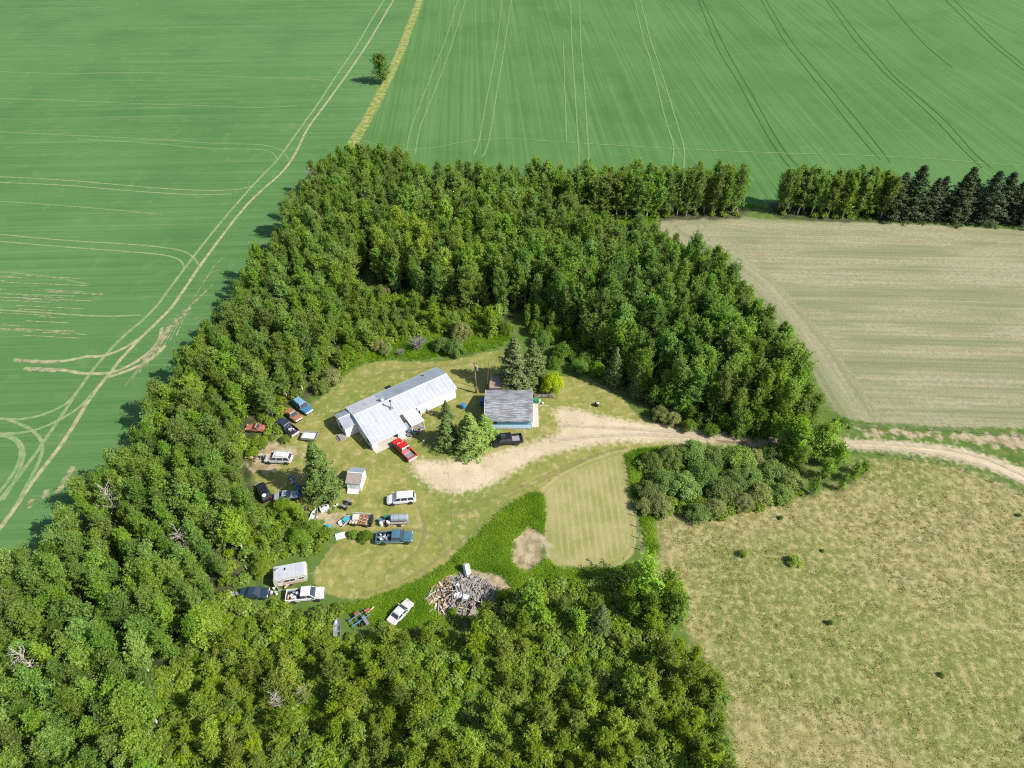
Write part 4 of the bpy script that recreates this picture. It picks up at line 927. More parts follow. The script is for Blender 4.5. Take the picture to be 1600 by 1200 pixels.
tufts('pasture_grass', [past], [5500], (.06, .15), M['drygrass'], 'dry tussocky grass covering the pasture', 6, .06, .34)

# ------------------------------------------------------------------ the long white house
E1 = Vector((.814, .581, 0)).normalized(); HO = Vector((-29.2, 91.8, 0)); HA = math.atan2(E1.y, E1.x)
house = thing('farmhouse', 'long white bungalow with pale metal roof behind the red pickup', 'house', HO, HA)
# local x along the ridge (0..20.1), local y towards the back
RZ = lambda y: 3.75 - .255 * abs(y)
def wallbox(a, b, name='wall', mat='siding', par=None, z0=0, z1=2.4): return MB().b2((a[0], a[1], z0), (b[0], b[1], z1)).build(name, M[mat], par or house)
# main body with gables
prof = [(-3.45, 0), (-3.45, RZ(3.45) - .12), (0, RZ(0) - .12), (3.35, RZ(3.35) - .12), (3.35, 0)]
wl = MB().loft([[(x, y, z) for y, z in prof] for x in (.15, 19.85)]).build('wall', M['siding'], house)
# front wing under the long slope: closed left third, open porch, white post wall
wallbox((.15, -6.65), (1.15, -3.5), z1=RZ(6.65) - .13); wallbox((1.17, -5.2), (5.4, -3.5), z1=RZ(5.2) - .13); wallbox((5.42, -6.65), (6.9, -3.5), z1=RZ(6.65) - .13)
MB().b2((.2, -7.6, 0), (7.2, -5.2, .12)).build('porch_slab', M['concrete'], house)
MB().b2((2.0, -5.26, .12), (4.6, -5.21, 2.0)).build('porch_dark_panel', M['dark'], house)  # thin dark panel on the recessed porch wall
th = .1
front = MB().slab([(0, -3.85, RZ(3.85)), (20.1, -3.85, RZ(3.85)), (20.1, 0, RZ(0)), (0, 0, RZ(0))], th).build('front_roof', M['roofwhite'], house)
MB().slab([(0, -7.0, RZ(7.0)), (7.25, -7.0, RZ(7.0)), (7.25, -3.86, RZ(3.86)), (0, -3.86, RZ(3.86))], th).build('front_roof_extension', M['roofwhite'], house)
MB().slab([(6.0, 0.02, RZ(0.02)), (20.1, 0.02, RZ(.02)), (20.1, 3.7, RZ(3.7)), (6.0, 3.7, RZ(3.7))], th).build('back_roof', M['roofgalv'], house)
MB().slab([(0, 0.02, RZ(0.02) + .01), (5.98, 0.02, RZ(.02) + .01), (5.98, 3.7, RZ(3.7) + .01), (0, 3.7, RZ(3.7) + .01)], th).build('back_roof_patch', M['roofwhite'], house)
MB().loft([[(x, -.16, RZ(.16) + .015), (x, 0, 3.80), (x, .16, RZ(.16) + .015), (x, 0, 3.70)] for x in (-.03, 20.13)]).build('ridge_cap', M['trim'], house)
for x in [q * .9 + .45 for q in range(22)]:           # standing ribs of the roof sheets
    y1 = -7.0 if x < 7.2 else -3.85
    MB().loft([[(x - .02, y1 + .02, RZ(y1) + .002), (x + .02, y1 + .02, RZ(y1) + .002), (x + .02, y1 + .02, RZ(y1) + .03), (x - .02, y1 + .02, RZ(y1) + .03)], [(x - .02, -.18, RZ(.18) + .002), (x + .02, -.18, RZ(.18) + .002), (x + .02, -.18, RZ(.18) + .03), (x - .02, -.18, RZ(.18) + .03)]]).build('roof_rib', M['roofwhite'], front)
for y, nm in ((-3.85, 'fascia'), (3.7, 'fascia')):
    x0 = 7.27 if y < 0 else 0
    MB().b2((x0, y - .03 if y < 0 else y + .002, RZ(y) - .2), (20.1, y - .002 if y < 0 else y + .03, RZ(y) + .004)).build(nm, M['trim'], house)
MB().b2((0, -7.03, RZ(7) - .2), (7.25, -7.002, RZ(7) + .004)).build('fascia', M['trim'], house)
def window(par, x0, x1, y, z0, z1, face=-1, axis='x', name='window'):
    o = face * .012
    if axis == 'x':
        w_ = MB().b2((x0, y, z0), (x1, y + face * .02, z1)).build(name, M['window'], par)
        f = MB()
        for a, b in (((x0 - .07, z0 - .07), (x1 + .07, z0)), ((x0 - .07, z1), (x1 + .07, z1 + .07)), ((x0 - .07, z0), (x0, z1)), ((x1, z0), (x1 + .07, z1)), (((x0 + x1) / 2 - .02, z0), ((x0 + x1) / 2 + .02, z1))): f.b2((a[0], y, a[1]), (b[0], y + face * .045, b[1]))
    else:
        w_ = MB().b2((y, x0, z0), (y + face * .02, x1, z1)).build(name, M['window'], par)
        f = MB()
        for a, b in (((x0 - .07, z0 - .07), (x1 + .07, z0)), ((x0 - .07, z1), (x1 + .07, z1 + .07)), ((x0 - .07, z0), (x0, z1)), ((x1, z0), (x1 + .07, z1))): f.b2((y, a[0], a[1]), (y + face * .045, b[0], b[1]))
    f.build('window_frame', M['trim'], w_)
window(house, 17.3, 18.6, -3.35, 1.1, 2.1); window(house, 14.55, 15.0, -3.35, 1.1, 2.1); window(house, 12.3, 13.6, -3.35, 1.1, 2.1)
window(house, -2.0, -.8, 19.85, 1.1, 2.1, 1, 'y'); window(house, 8.0, 9.2, 3.45, 1.1, 2.1, 1); window(house, 14, 15.2, 3.45, 1.1, 2.1, 1); window(house, -5.6, -4.6, .15, .9, 1.8, -1, 'y')
# bay above the window row and its small hood
MB().slab([(11.0, -4.5, 2.32), (12.4, -4.5, 2.32), (12.4, -3.87, 2.62), (11.0, -3.87, 2.62)], .06).build('window_hood', M['trim'], house)
MB().b2((10.7, -4.3, 0), (11.7, -3.38, 2.15)).build('entry_wall', M['siding'], house); MB().b2((10.9, -4.34, .1), (11.5, -4.305, 1.95)).build('door', M['interior'], house)
# white porch roof, open strip beside it
MB().slab([(7.95, -7.4, 2.28), (10.65, -7.4, 2.28), (10.65, -3.9, 2.84), (7.95, -3.9, 2.84)], .09).build('porch_roof', M['trim'], house)
MB().slab([(7.28, -7.0, 1.98), (7.7, -7.0, 1.98), (7.7, -5.8, 2.25), (7.28, -5.8, 2.25)], .06).build('porch_gutter_sheet', M['roofgalv'], house)
MB().b2((7.3, -7.2, 0), (10.6, -3.4, .14)).build('porch_deck', M['wood'], house)
for x in (8.05, 10.5): MB().b2((x, -7.3, .14), (x + .1, -7.2, 2.2)).build('porch_post', M['trim'], house)
# left addition with its own little gable
AZ = lambda y: 3.3 - .33 * abs(y - 1.2)
MB().loft([[(x, y, z) for y, z in ((-.85, 0), (-.85, AZ(-.85) - .1), (1.2, 3.2), (3.15, AZ(3.15) - .1), (3.15, 0))] for x in (-2.3, .148)]).build('addition_wall', M['siding'], house)
MB().slab([(-2.5, -1.15, AZ(-1.15)), (-.35, -1.15, AZ(-1.15)), (-.05, 1.2, 3.3), (-2.5, 1.2, 3.3)], .08).build('addition_front_roof', M['roofgalv'], house)
MB().slab([(-2.5, 1.21, 3.3), (-.05, 1.21, 3.3), (-.05, 3.45, AZ(3.45)), (-2.5, 3.45, AZ(3.45))], .08).build('addition_back_roof', M['roofgalv'], house)
MB().b2((-2.52, 1.12, 3.27), (-.05, 1.3, 3.335)).build('addition_ridge', M['trim'], house)
window(house, .4, 1.5, -2.3, 1.0, 1.9, -1, 'y')
MB().b2((-3.6, -1.2, 0), (-2.32, .3, .45)).build('side_deck', M['wood'], house)
for k in range(3): MB().b2((-3.95 - .0, -1.2 + k * .0, .1), (-3.62, .3, .14 + .0)).build('step', M['wood'], house) if k == 0 else None
# chimney, vents, dish
ch = MB().lathe([(.13, 3.2), (.13, 5.1)], 10, c=(6.8, -1.9, 0)).build('chimney', M['steel'], house); MB().lathe([(.24, 5.1), (.2, 5.25), (.05, 5.35)], 10, c=(6.8, -1.9, 0)).build('chimney_cap', M['dark'], ch)
MB().b2((6.45, -2.25, 3.2), (7.15, -1.55, 3.36)).build('chimney_flashing', M['steel'], ch)
MB().lathe([(.16, 2.9), (.16, 3.35), (.22, 3.4), (.22, 3.5)], 8, c=(16.5, 2.6, 0)).build('roof_vent', M['steel'], house)
MB().lathe([(.06, 3.3), (.06, 3.7)], 6, c=(3.3, 1.8, 0)).build('roof_vent', M['steel'], house)
ds = MB().tube([(6.3, .6, 3.5), (6.3, .6, 4.1)], .04, 6).build('dish_mast', M['steel'], house)
MB().lathe([(.02, 0), (.25, .05), (.4, .14), (.38, .15), (.02, .03)], 12, Matrix.Rotation(R(65), 3, 'X'), (6.3, .5, 4.15)).build('satellite_dish', M['steel'], ds)

# ------------------------------------------------------------------ garage
gar = thing('garage', 'blue garage with worn grey shingle roof beside the driveway', 'garage', (-.6, 95.8, 0), 0)
pr = [(-3.75, 0), (-3.75, 2.45), (-.2, 3.85), (3.95, 2.45), (3.95, 0)]
MB().loft([[(x, y, z) for y, z in pr] for x in (-4.2, 4.2)]).build('wall', M['bluepaint'], gar)
GZ = lambda y: 4.0 - .385 * abs(y + .2) * (1 if y < -.2 else .90)
def courses(y0, y1, n, nm):
    """overlapping shingle courses, each a real step"""
    mb = MB()
    for k in range(n):
        a = y0 + (y1 - y0) * k / n; b = y0 + (y1 - y0) * (k + 1) / n + (.03 if y1 > y0 else -.03) * 0
        mb.loft([[(x, a, GZ(a) + .03), (x, b, GZ(b) + .012), (x, b, GZ(b) - .09), (x, a, GZ(a) - .09)] for x in (-4.55, 4.5)])
    return mb.build(nm, M['shingle'], gar)
courses(-4.25, -.2, 16, 'front_roof'); courses(4.35, -.2, 16, 'back_roof')
MB().loft([[(x, -.38, GZ(-.38) + .035), (x, -.2, 4.06), (x, 0, GZ(0) + .035)] for x in (-4.56, 4.51)]).build('ridge_cap', M['shingle'], gar)
for x in (-4.57, 4.51): MB().loft([[(x + q, -4.26, GZ(-4.26) - .14), (x + q, -.2, 3.86), (x + q, 4.36, GZ(4.36) - .14), (x + q, 4.36, GZ(4.36) + .03), (x + q, -.2, 4.03), (x + q, -4.26, GZ(-4.26) + .03)] for q in (0, .05)]).build('barge_board', M['trim'], gar)
MB().b2((-4.2, -3.78, 0), (4.2, -3.755, .9)).build('lower_siding', simple('pale_blue_paint', (.45, .62, .70), .6), gar)
window(gar, -3.2, -2.2, -3.755, 1.3, 2.05)
MB().b2((4.205, -3.0, 0), (4.24, 2.2, 2.2)).build('garage_door', M['trim'], gar)
MB().b2((-4.1, -3.95, 0), (4.0, -3.8, .25)).build('footing_board', M['wood'], gar)
MB().b2((4.3, -3.4, 0.0), (5.65, 2.9, .09)).build('apron_slab', M['concrete'], gar)

# little shed behind the garage
bs = thing('back_shed', 'small shed with brown roof squeezed behind the garage', 'shed', (-2.75, 102.4, 0), 0)
MB().loft([[(x, y, z) for y, z in ((-1.1, 0), (-1.1, 2.1), (1.3, 2.6), (1.3, 0))] for x in (-1.45, 1.45)]).build('wall', simple('pale_grey_paint', (.62, .68, .72), .6), bs)
MB().slab([(-1.65, -1.4, 2.1), (1.65, -1.4, 2.1), (1.65, 1.5, 2.72), (-1.65, 1.5, 2.72)], .08).build('roof', M['brownroof'], bs)
MB().b2((-.4, -1.13, 0), (.4, -1.105, 1.9)).build('door', M['trim'], bs)

# small white shed beside the big spruce
sh = thing('garden_shed', 'small white shed with half grey half brown roof by the big spruce', 'shed', (-26.9, 78.9, 0), R(-6))
MB().loft([[(x, y, z) for y, z in ((-1.6, 0), (-1.6, 1.95), (.1, 2.6), (1.7, 1.95), (1.7, 0))] for x in (-1.2, 1.2)]).build('wall', M['siding'], sh)
MB().slab([(-1.35, -1.75, 1.93), (1.35, -1.75, 1.93), (1.35, .09, 2.68), (-1.35, .09, 2.68)], .07).build('front_roof', simple('grey_brown_shingle', (.24, .20, .18), .9, var=.25, scale=6), sh)
MB().slab([(-1.35, .1, 2.68), (1.35, .1, 2.68), (1.35, 1.9, 1.93), (-1.35, 1.9, 1.93)], .07).build('back_roof', M['roofgalv'], sh)
MB().b2((-.5, -1.64, 0), (.5, -1.605, 1.75)).build('door', M['trim'], sh)
MB().box((-.1, -2.1, .32), (2.0, .9, .06), M=Matrix.Rotation(R(28), 3, 'X')).build('ramp', M['whiteplastic'], sh)
MB().b2((-1.37, .03, 2.66), (1.37, .17, 2.715)).build('ridge_cap', M['trim'], sh)

# ------------------------------------------------------------------ power pole and service wires
px_, py_ = at(744, 614)
pole = thing('power_pole', 'brown wooden power pole with a grey transformer right of the house', 'power pole', (px_, py_, 0))
MB().tube([(0, 0, 0), (0, 0, 8.2)], [.17, .12], 10).build('pole', M['brownwood'], pole, smooth=True)
tr_ = MB().lathe([(.05, 6.0), (.24, 6.02), (.24, 6.95), (.18, 7.02), (.05, 7.04)], 12, c=(.38, -.05, 0)).build('transformer', M['steel'], pole, smooth=False)
for k in range(2): MB().lathe([(.04, 7.02), (.06, 7.1), (.03, 7.3)], 6, c=(.32 + .12 * k, -.05, 0)).build('bushing', M['whiteplastic'], tr_)
MB().b2((-.45, -.06, 7.7), (.45, .06, 7.82)).build('crossarm', M['brownwood'], pole)
MB().b2((-.12, -.30, 1.3), (.12, -.16, 1.9)).build('meter_box', M['steel'], pole)
def wire(a, b, sag, par, r=.014):
    a = Vector(a); b = Vector(b); MB().tube([a.lerp(b, t_) - Vector((0, 0, sag * 4 * t_ * (1 - t_))) for t_ in [i / 14 for i in range(15)]], r, 4).build('wire', M['black'], par)
wire((0, 0, 7.5), (-5.7, .4, 3.55), .4, pole); wire((0, 0, 7.5), (1.9, -2.4, 3.2), .3, pole); wire((.3, 0, 8.0), (9.0, -95, 9.0), 2.2, pole, .009)
mast = thing('mast', 'thin leaning brown mast beside the left end of the garage roof', 'mast', (*at(761, 611), 0))
MB().tube([(0, 0, 0), (.45, .1, 7.4)], [.07, .05], 8).build('shaft', M['brownwood'], mast)
MB().tube([(.3, .1, 6.9), (.62, .1, 6.9)], .03, 6).build('stub_arm', M['steel'], mast)

# ------------------------------------------------------------------ vehicles
def sect(x, w, zb, zt, cr=.10, tuck=.05):
    return [(x, -w + tuck, zb), (x, -w, zb + .18), (x, -w + .01, zt - cr), (x, -w + cr * 1.1, zt), (x, w - cr * 1.1, zt), (x, w - .01, zt - cr), (x, w, zb + .18), (x, w - tuck, zb)]
def body_loft(stations, mat, par, name='body'):
    return MB().loft([sect(*q) for q in stations]).build(name, mat, par, bevel=.03, smooth=False)
def glass(par, q, name, ins=(.07, .10), off=.012, mat=None):
    """pane laid on a four-cornered face (a,b bottom; c,d top)"""
    a, b, c, d = [Vector(p) for p in q]
    lerp2 = lambda u, v: a.lerp(b, u).lerp(d.lerp(c, u), v)
    n_ = (b - a).cross(d - a).normalized() * off
    p = [lerp2(ins[0], ins[1]), lerp2(1 - ins[0], ins[1]), lerp2(1 - ins[0], 1 - ins[1]), lerp2(ins[0], 1 - ins[1])]
    return MB().loft([[v_ - n_ * .6 for v_ in p], [v_ + n_ for v_ in p]]).build(name, mat or M['window'], par)
def cabin(par, xb0, xb1, xt0, xt1, wb, wt, z0, z1, mat, panes=2, no_glass=False):
    """greenhouse from rear (0) to front (1), roof and all panes"""
    B = [(xb0, -wb, z0), (xb1, -wb, z0), (xb1, wb, z0), (xb0, wb, z0)]; T = [(xt0, -wt, z1), (xt1, -wt, z1), (xt1, wt, z1), (xt0, wt, z1)]
    c = MB().loft([B, T, [(p[0] * 1.0 + (.06 if i in (0, 3) else -.06), p[1] * .86, z1 + .05) for i, p in enumerate(T)]]).build('cab', mat, par, bevel=.03)
    if no_glass: return c
    glass(par, (B[1], B[2], T[2], T[1]), 'windshield', (.05, .07)); glass(par, (B[3], B[0], T[0], T[3]), 'rear_window', (.10, .14))
    for s, (i0, i1) in ((-1, (0, 1)), (1, (3, 2))):
        b0, b1, t0, t1 = [Vector(v_) for v_ in (B[i0], B[i1], T[i0], T[i1])]
        for k in range(panes):
            u0, u1 = k / panes, (k + 1) / panes
            q = (b0.lerp(b1, u0), b0.lerp(b1, u1), t0.lerp(t1, u1), t0.lerp(t1, u0))
            if s > 0: q = (q[1], q[0], q[3], q[2])
            glass(par, q, 'side_window', (.06, .16))
    return c
WH = {}
def wheel_mesh(r, w):
    k = (r, w)
    if k not in WH:
        Mx = Matrix.Rotation(R(90), 3, 'X')
        a = MB().lathe([(r * .62, -w / 2), (r * .92, -w / 2), (r, -w * .36), (r, w * .36), (r * .92, w / 2), (r * .62, w / 2)], 20, Mx).build('tyre', M['tyre'])
        b = MB().lathe([(.02, -w * .42), (r * .3, -w * .44), (r * .6, -w * .36), (r * .64, -w * .51), (r * .64, w * .51), (r * .6, w * .36), (r * .3, w * .44), (.02, w * .42)], 16, Mx).build('rim', M['rim'])
        c = MB().lathe([(.02, -.015), (r * 1.2, -.015), (r * 1.2, .015), (.02, .015)], 20, Mx).build('wheel_arch', M['black'])
        WH[k] = [o.data for o in (a, b, c)]
        for o in (a, b, c): bpy.data.objects.remove(o)
    return WH[k]
def wheels(par, xs, y, r=.37, w=.25, which=None, arch=True):
    a, b, c = wheel_mesh(r, w)
    for i, (x, s) in enumerate([(x, s) for x in xs for s in (-1, 1)]):
        if which and i not in which: continue
        e = link('wheel', a, par, (x, s * (y - w * .42), r)); link('rim', b, e)
        if arch: link('wheel_arch', c, par, (x, s * (y + .0), r + .03))
def lamps(par, xf, xr, y, z, zr=None):
    for s in (-1, 1):
        MB().box((xf, s * y, z), (.10, .34, .17)).build('headlight', M['lamp'], par, bevel=.02)
        MB().box((xr, s * (y + .08), zr or z), (.07, .16, .30)).build('taillight', M['tail'], par)
def mirrors(par, x, y, z, mat):
    for s in (-1, 1): MB().box((x, s * (y + .12), z), (.12, .24, .18)).build('mirror', mat, par, bevel=.02)

def pickup(label, xy, rz, paint, L=5.7, Wd=1.95, cab=2.1, hood=1.35, lift=.0, two_tone=None, panes=2, name='pickup_truck', bumper='chrome', wheel_r=.38, load=None):
    o = thing(name, label, 'pickup', (*xy, 0), rz); w = Wd / 2; xf, xr = L / 2, -L / 2; zb = .48 + lift
    xb = xf - .25 - hood - cab             # bed front
    zt = 1.10 + lift
    body_loft([(xb + .02, w, zb, zt), (xb + cab * .9, w, zb, zt), (xf - hood * .95, w, zb, zt + .02), (xf - .45, w - .02, zb, zt - .04), (xf - .12, w - .06, zb, zt - .10), (xf, w - .12, zb + .05, zt - .22)], paint, o)
    MB().b2((xf - hood * .95, -w + .16, zt - .01), (xf - .35, w - .16, zt + .035)).build('hood', paint, o, bevel=.03)
    cabin(o, xb + .06, xf - hood + .12, xb + .16, xf - hood - .62, w - .03, w - .20, zt - .02, 1.78 + lift, paint, panes)
    # bed: floor, two sides, tailgate
    MB().b2((xr + .06, -w + .1, zb), (xb, w - .1, zb + .16)).build('bed_floor', M['steel'] if load is None else M['black'], o)
    for s in (-1, 1):
        MB().loft([[(x, s * w, zb), (x, s * (w + .0), zt - .08), (x, s * (w - .03), zt), (x, s * (w - .13), zt), (x, s * (w - .13), zb)] for x in (xr + .02, xb)]).build('bed_side', paint, o, bevel=.012)
        if two_tone: MB().b2((xr + .2, s * (w - .005), zb + .02), (xf - .5, s * (w + .012), zb + .26)).build('lower_band', two_tone, o)
    MB().b2((xr, -w + .03, zb), (xr + .08, w - .03, zt - .01)).build('tailgate', paint, o, bevel=.015)
    MB().box((xf + .03, 0, zb + .08), (.22, Wd - .12, .22)).build('front_bumper', M[bumper], o, bevel=.04); MB().box((xr - .06, 0, zb + .02), (.18, Wd - .2, .18)).build('rear_bumper', M[bumper], o, bevel=.03)
    MB().b2((xf - .02, -w + .42, zb + .26), (xf + .02, w - .42, zt - .26)).build('grille', M['black'], o)
    lamps(o, xf - .05, xr + .02, w - .27, zt - .28, zt - .30); mirrors(o, xf - hood - .05, w, zt + .12, M['black'])
    wheels(o, (xf - .95, xr + 1.15), w, wheel_r, .27)
    return o, dict(xb=xb, xr=xr, w=w, zf=zb + .16, zt=zt)

def suv(label, xy, rz, paint, L=4.8, Wd=1.85, Ht=1.72, name='suv', cat='suv', hood=1.05, no_glass=False, rails=True):
    o = thing(name, label, cat, (*xy, 0), rz); w = Wd / 2; xf, xr = L / 2, -L / 2; zb, zt = .36, 1.02
    body_loft([(xr, w - .12, zb + .12, zt - .1), (xr + .18, w - .03, zb, zt), (xr + 1.2, w, zb, zt + .01), (xf - hood - .3, w, zb, zt + .01), (xf - .55, w - .03, zb, zt - .09), (xf - .18, w - .10, zb, zt - .20), (xf, w - .26, zb + .08, zt - .36)], paint, o)
    MB().loft([[(xf - hood - .25, s * (w - .14), zt + .0) for s in (-1, 1)] + [(xf - hood - .25, s * (w - .3), zt + .05) for s in (1, -1)], [(xf - .35, s * (w - .3), zt - .15) for s in (-1, 1)] + [(xf - .35, s * (w - .4), zt - .09) for s in (1, -1)]]).build('hood', paint, o)
    cabin(o, xr + .06, xf - hood + .08, xr + .42, xf - hood - .72, w - .04, w - .22, zt - .03, Ht, paint, 3, no_glass)
    if rails:
        for s in (-1, 1): MB().tube([(xr + .6, s * (w - .3), Ht + .09), (xf - hood - .9, s * (w - .3), Ht + .09)], .022, 6).build('roof_rail', M['steel'], o)
    lamps(o, xf - .16, xr + .04, w - .33, zt - .30, zt - .1); mirrors(o, xf - hood - .18, w - .02, zt + .06, paint)
    MB().box((xf - .06, 0, zb + .12), (.14, Wd - .55, .16)).build('front_bumper', M['black'], o, bevel=.03); MB().box((xr - .01, 0, zb + .18), (.14, Wd - .3, .2)).build('rear_bumper', paint, o, bevel=.03)
    wheels(o, (xf - .92, xr + .88), w, .34, .22)
    return o

def sedan(label, xy, rz, paint, L=4.6, Wd=1.75, name='sedan', cat='car', trunk=None, no_wheels=False):
    o = thing(name, label, cat, (*xy, 0), rz); w = Wd / 2; xf, xr = L / 2, -L / 2; zb, zt = .30, .88
    body_loft([(xr, w - .16, zb + .1, zt - .12), (xr + .2, w - .05, zb, zt - .02), (xr + 1.1, w, zb, zt), (xf - 1.5, w, zb, zt), (xf - .5, w - .03, zb, zt - .07), (xf - .14, w - .1, zb, zt - .14), (xf, w - .2, zb + .06, zt - .26)], paint, o)
    MB().b2((xr + .12, -w + .16, zt - .012), (xr + .98, w - .16, zt + .02)).build('trunk_lid', trunk or paint, o, bevel=.015)
    MB().loft([[(xf - 1.4, s * (w - .14), zt - .01) for s in (-1, 1)] + [(xf - 1.4, s * (w - .26), zt + .03) for s in (1, -1)], [(xf - .3, s * (w - .2), zt - .12) for s in (-1, 1)] + [(xf - .3, s * (w - .3), zt - .07) for s in (1, -1)]]).build('hood', paint, o)
    cabin(o, xr + .85, xf - 1.25, xr + 1.45, xf - 1.95, w - .05, w - .24, zt - .03, 1.36, paint, 2)
    lamps(o, xf - .10, xr + .03, w - .3, zt - .22, zt - .17); mirrors(o, xf - 1.5, w - .02, zt + .05, paint)
    MB().box((xf - .02, 0, zb + .12), (.16, Wd - .35, .16)).build('front_bumper', M['black'], o, bevel=.03); MB().box((xr + .01, 0, zb + .14), (.14, Wd - .3, .18)).build('rear_bumper', M['chrome'], o, bevel=.03)
    if not no_wheels: wheels(o, (xf - .85, xr + .9), w, .31, .2)
    return o

# red pickup, nose to the house
pickup('glossy red pickup parked nose to the white house', (-19.55, 86.2), R(131), M['paint_red'], 5.7, 1.98, 2.15, bumper='chrome')
o, q = pickup('black crew cab pickup parked by the driveway in front of the garage', (-1.05, 88.5), R(188), M['paint_black'], 5.8, 2.0, 2.35, 1.35, .06, bumper='black', wheel_r=.42)
MB().b2((q['xr'] + .1, -q['w'] + .16, q['zf'] + .003), (q['xb'] - .05, q['w'] - .16, q['zf'] + .02)).build('bed_liner', simple('dusty_bed_liner', (.22, .21, .22), .8), o)
MB().b2((.15, -.45, 1.887), (1.0, .45, 1.90)).build('sunroof', M['window'], o)
suv('clean white suv parked alone on the lawn', (-18.75, 75.0), R(187), M['paint_white'], 4.85, 1.9, 1.75)
ot, qt = pickup('teal and silver pickup with junk in its bed, parked on the lawn', (-18.9, 67.1), R(2), M['paint_teal'], 5.8, 1.98, 1.75, 1.4, two_tone=M['chrome'], load=1)
ow, qw = pickup('white extended cab pickup with scrap in its bed near the camper', (-31.0, 56.8), R(6), M['paint_white'], 5.6, 1.98, 1.9, 1.3, load=1)
sedan('old white sedan standing in the tall grass left of the scrap wood heap', (-16.4, 54.0), R(54), M['paint_oldwhite'], 4.5, 1.75, trunk=simple('faded_pink_lid', (.62, .50, .46), .5))
dk = sedan('dark wrecked car with an open side in the scrub beside the camper', at(399, 930), R(0), M['paint_darkblue'], 4.4, 1.75)
wv = suv('dusty white wagon parked beside bare soil left of the big spruce', at(436, 720), R(178), M['paint_oldwhite'], 4.9, 1.9, 1.72)
MB().b2((1.0, -.55, 1.075), (1.55, .55, 1.10)).build('red_dash_panel', simple('faded_red', (.55, .22, .18), .6), wv)
MB().box((-.5, 0, 1.84), (1.5, 1.1, .05)).build('roof_box_lid', M['whiteplastic'], wv)
A1 = np.array(at(458, 628)); A2 = np.array(at(488, 652)); hd = math.atan2(*(A2 - A1)[::-1])
ob = suv('old blue station wagon at the tree line left of the house', (A1 + A2) / 2 + np.array((.1, .2)), hd, M['paint_blue'], 4.9, 1.85, 1.6, name='station_wagon', cat='car', hood=1.5, rails=False)
MB().b2((-1.9, -.6, 1.66), (.2, .6, 1.69)).build('pale_roof_panel', simple('pale_blue_roof', (.14, .27, .36), .5), ob)
orr = sedan('rust orange car wreck half hidden in trees beside the blue wagon', at(459, 652), hd, M['paint_rust'], 4.0, 1.7)
on, qn = pickup('dark navy pickup wreck with pale scrap in its bed under the trees', at(449, 671), math.atan2(.75, -.9), M['paint_navy'], 5.2, 1.9, 1.8, 1.2, load=1)
rd_ = sedan('rusty red car body buried in the trees left of the navy pickup', at(400, 672), R(175), simple('rust_red_paint', (.32, .11, .07), .7, dirt=(.18, .06, .03), dirt_amt=.4), 3.6, 1.6)
bk = suv('black car in the shade of the big spruce with a white lid on it', at(413, 772), R(125), M['paint_black'], 4.4, 1.8, 1.6, rails=False, name='black_car', cat='car')
MB().lathe([(.02, 0), (.36, .02), (.36, .10), (.28, .16), (.02, .17)], 16, c=(-1.75, .3, 1.64)).build('white_lid', M['whiteplastic'], bk)
g2 = sedan('grey car hidden in the spruce shade below the blue drums', at(448, 778), R(10), simple('grey_paint', (.20, .23, .27), .4), 4.0, 1.65)

# open utility trailer
ut = thing('utility_trailer', 'open grey utility trailer with a white bed beside the big spruce', 'trailer', (*at(485, 685), 0), R(-6))
MB().b2((-1.35, -.85, .48), (1.35, .85, .56)).build('bed', M['whiteplastic'], ut)
for a, b in (((-1.4, -.9, .44), (1.4, -.855, .95)), ((-1.4, .855, .44), (1.4, .9, .95)), ((-1.4, -.85, .44), (-1.355, .85, .95)), ((1.355, -.85, .44), (1.4, .85, .95))): MB().b2(a, b).build('side_board', M['steel'], ut)
wheels(ut, (-.1,), .98, .3, .18, arch=False); MB().tube([(-1.4, 0, .42), (-2.5, 0, .40)], .04, 6).build('drawbar', M['steel'], ut)

# camper
cp = thing('camper', 'old white travel trailer with orange stripe above the white pickup', 'camper', (*at(457, 905), 0), R(13))
CW, CLn, CH = 1.2, 2.45, 2.35
MB().loft([[(x, y, z) for x, z in ((-CLn, .55), (-CLn - .05, 1.3), (-CLn + .05, CH - .1), (-CLn + .2, CH), (CLn - .25, CH), (CLn, CH - .25), (CLn + .02, 1.2), (CLn - .15, .55))] for y in (-CW, CW)]).build('body', M['cream'], cp, bevel=.03)
for k in range(7):
    x0 = -CLn + .24 + k * .63; MB().b2((x0, -CW + .06, CH + .002), (x0 + .60, CW - .06, CH + .022)).build('roof_panel', M['roofwhite'], cp)
MB().b2((-CLn + .3, -CW - .012, .82), (CLn - .3, -CW - .002, .98)).build('stripe', M['orangestripe'], cp)
window(cp, -.9, .7, -CW - .002, 1.35, 1.85); window(cp, -1.75, -1.4, -CW - .002, 1.45, 1.9); window(cp, 1.3, 2.0, -CW - .002, 1.4, 1.85)
dr_ = MB().b2((-1.95, -CW - .03, .62), (-1.3, -CW - .004, 1.35)).build('door', M['trim'], cp)
MB().lathe([(.26, CH + .02), (.26, CH + .14), (.16, CH + .2)], 12, c=(-CLn + .55, .55, 0)).build('roof_vent', M['steel'], cp); MB().b2((-.75, .2, CH + .02), (-.55, .6, CH + .12)).build('roof_hatch', M['black'], cp)
wheels(cp, (-.2,), CW - .02, .33, .2, arch=False); MB().tube([(CLn, 0, .5), (CLn + 1.2, 0, .48)], .05, 6).build('hitch', M['steel'], cp)
tag(MB().box((0, 0, .5), (3.4, .28, .09), M=Matrix.Rotation(R(48), 3, 'Z') @ Matrix.Rotation(R(-14), 3, 'Y')).build('plank', M['palewood'], loc=(*at(460, 910), .35)), 'long pale plank leaning in the weeds in front of the camper', 'plank')

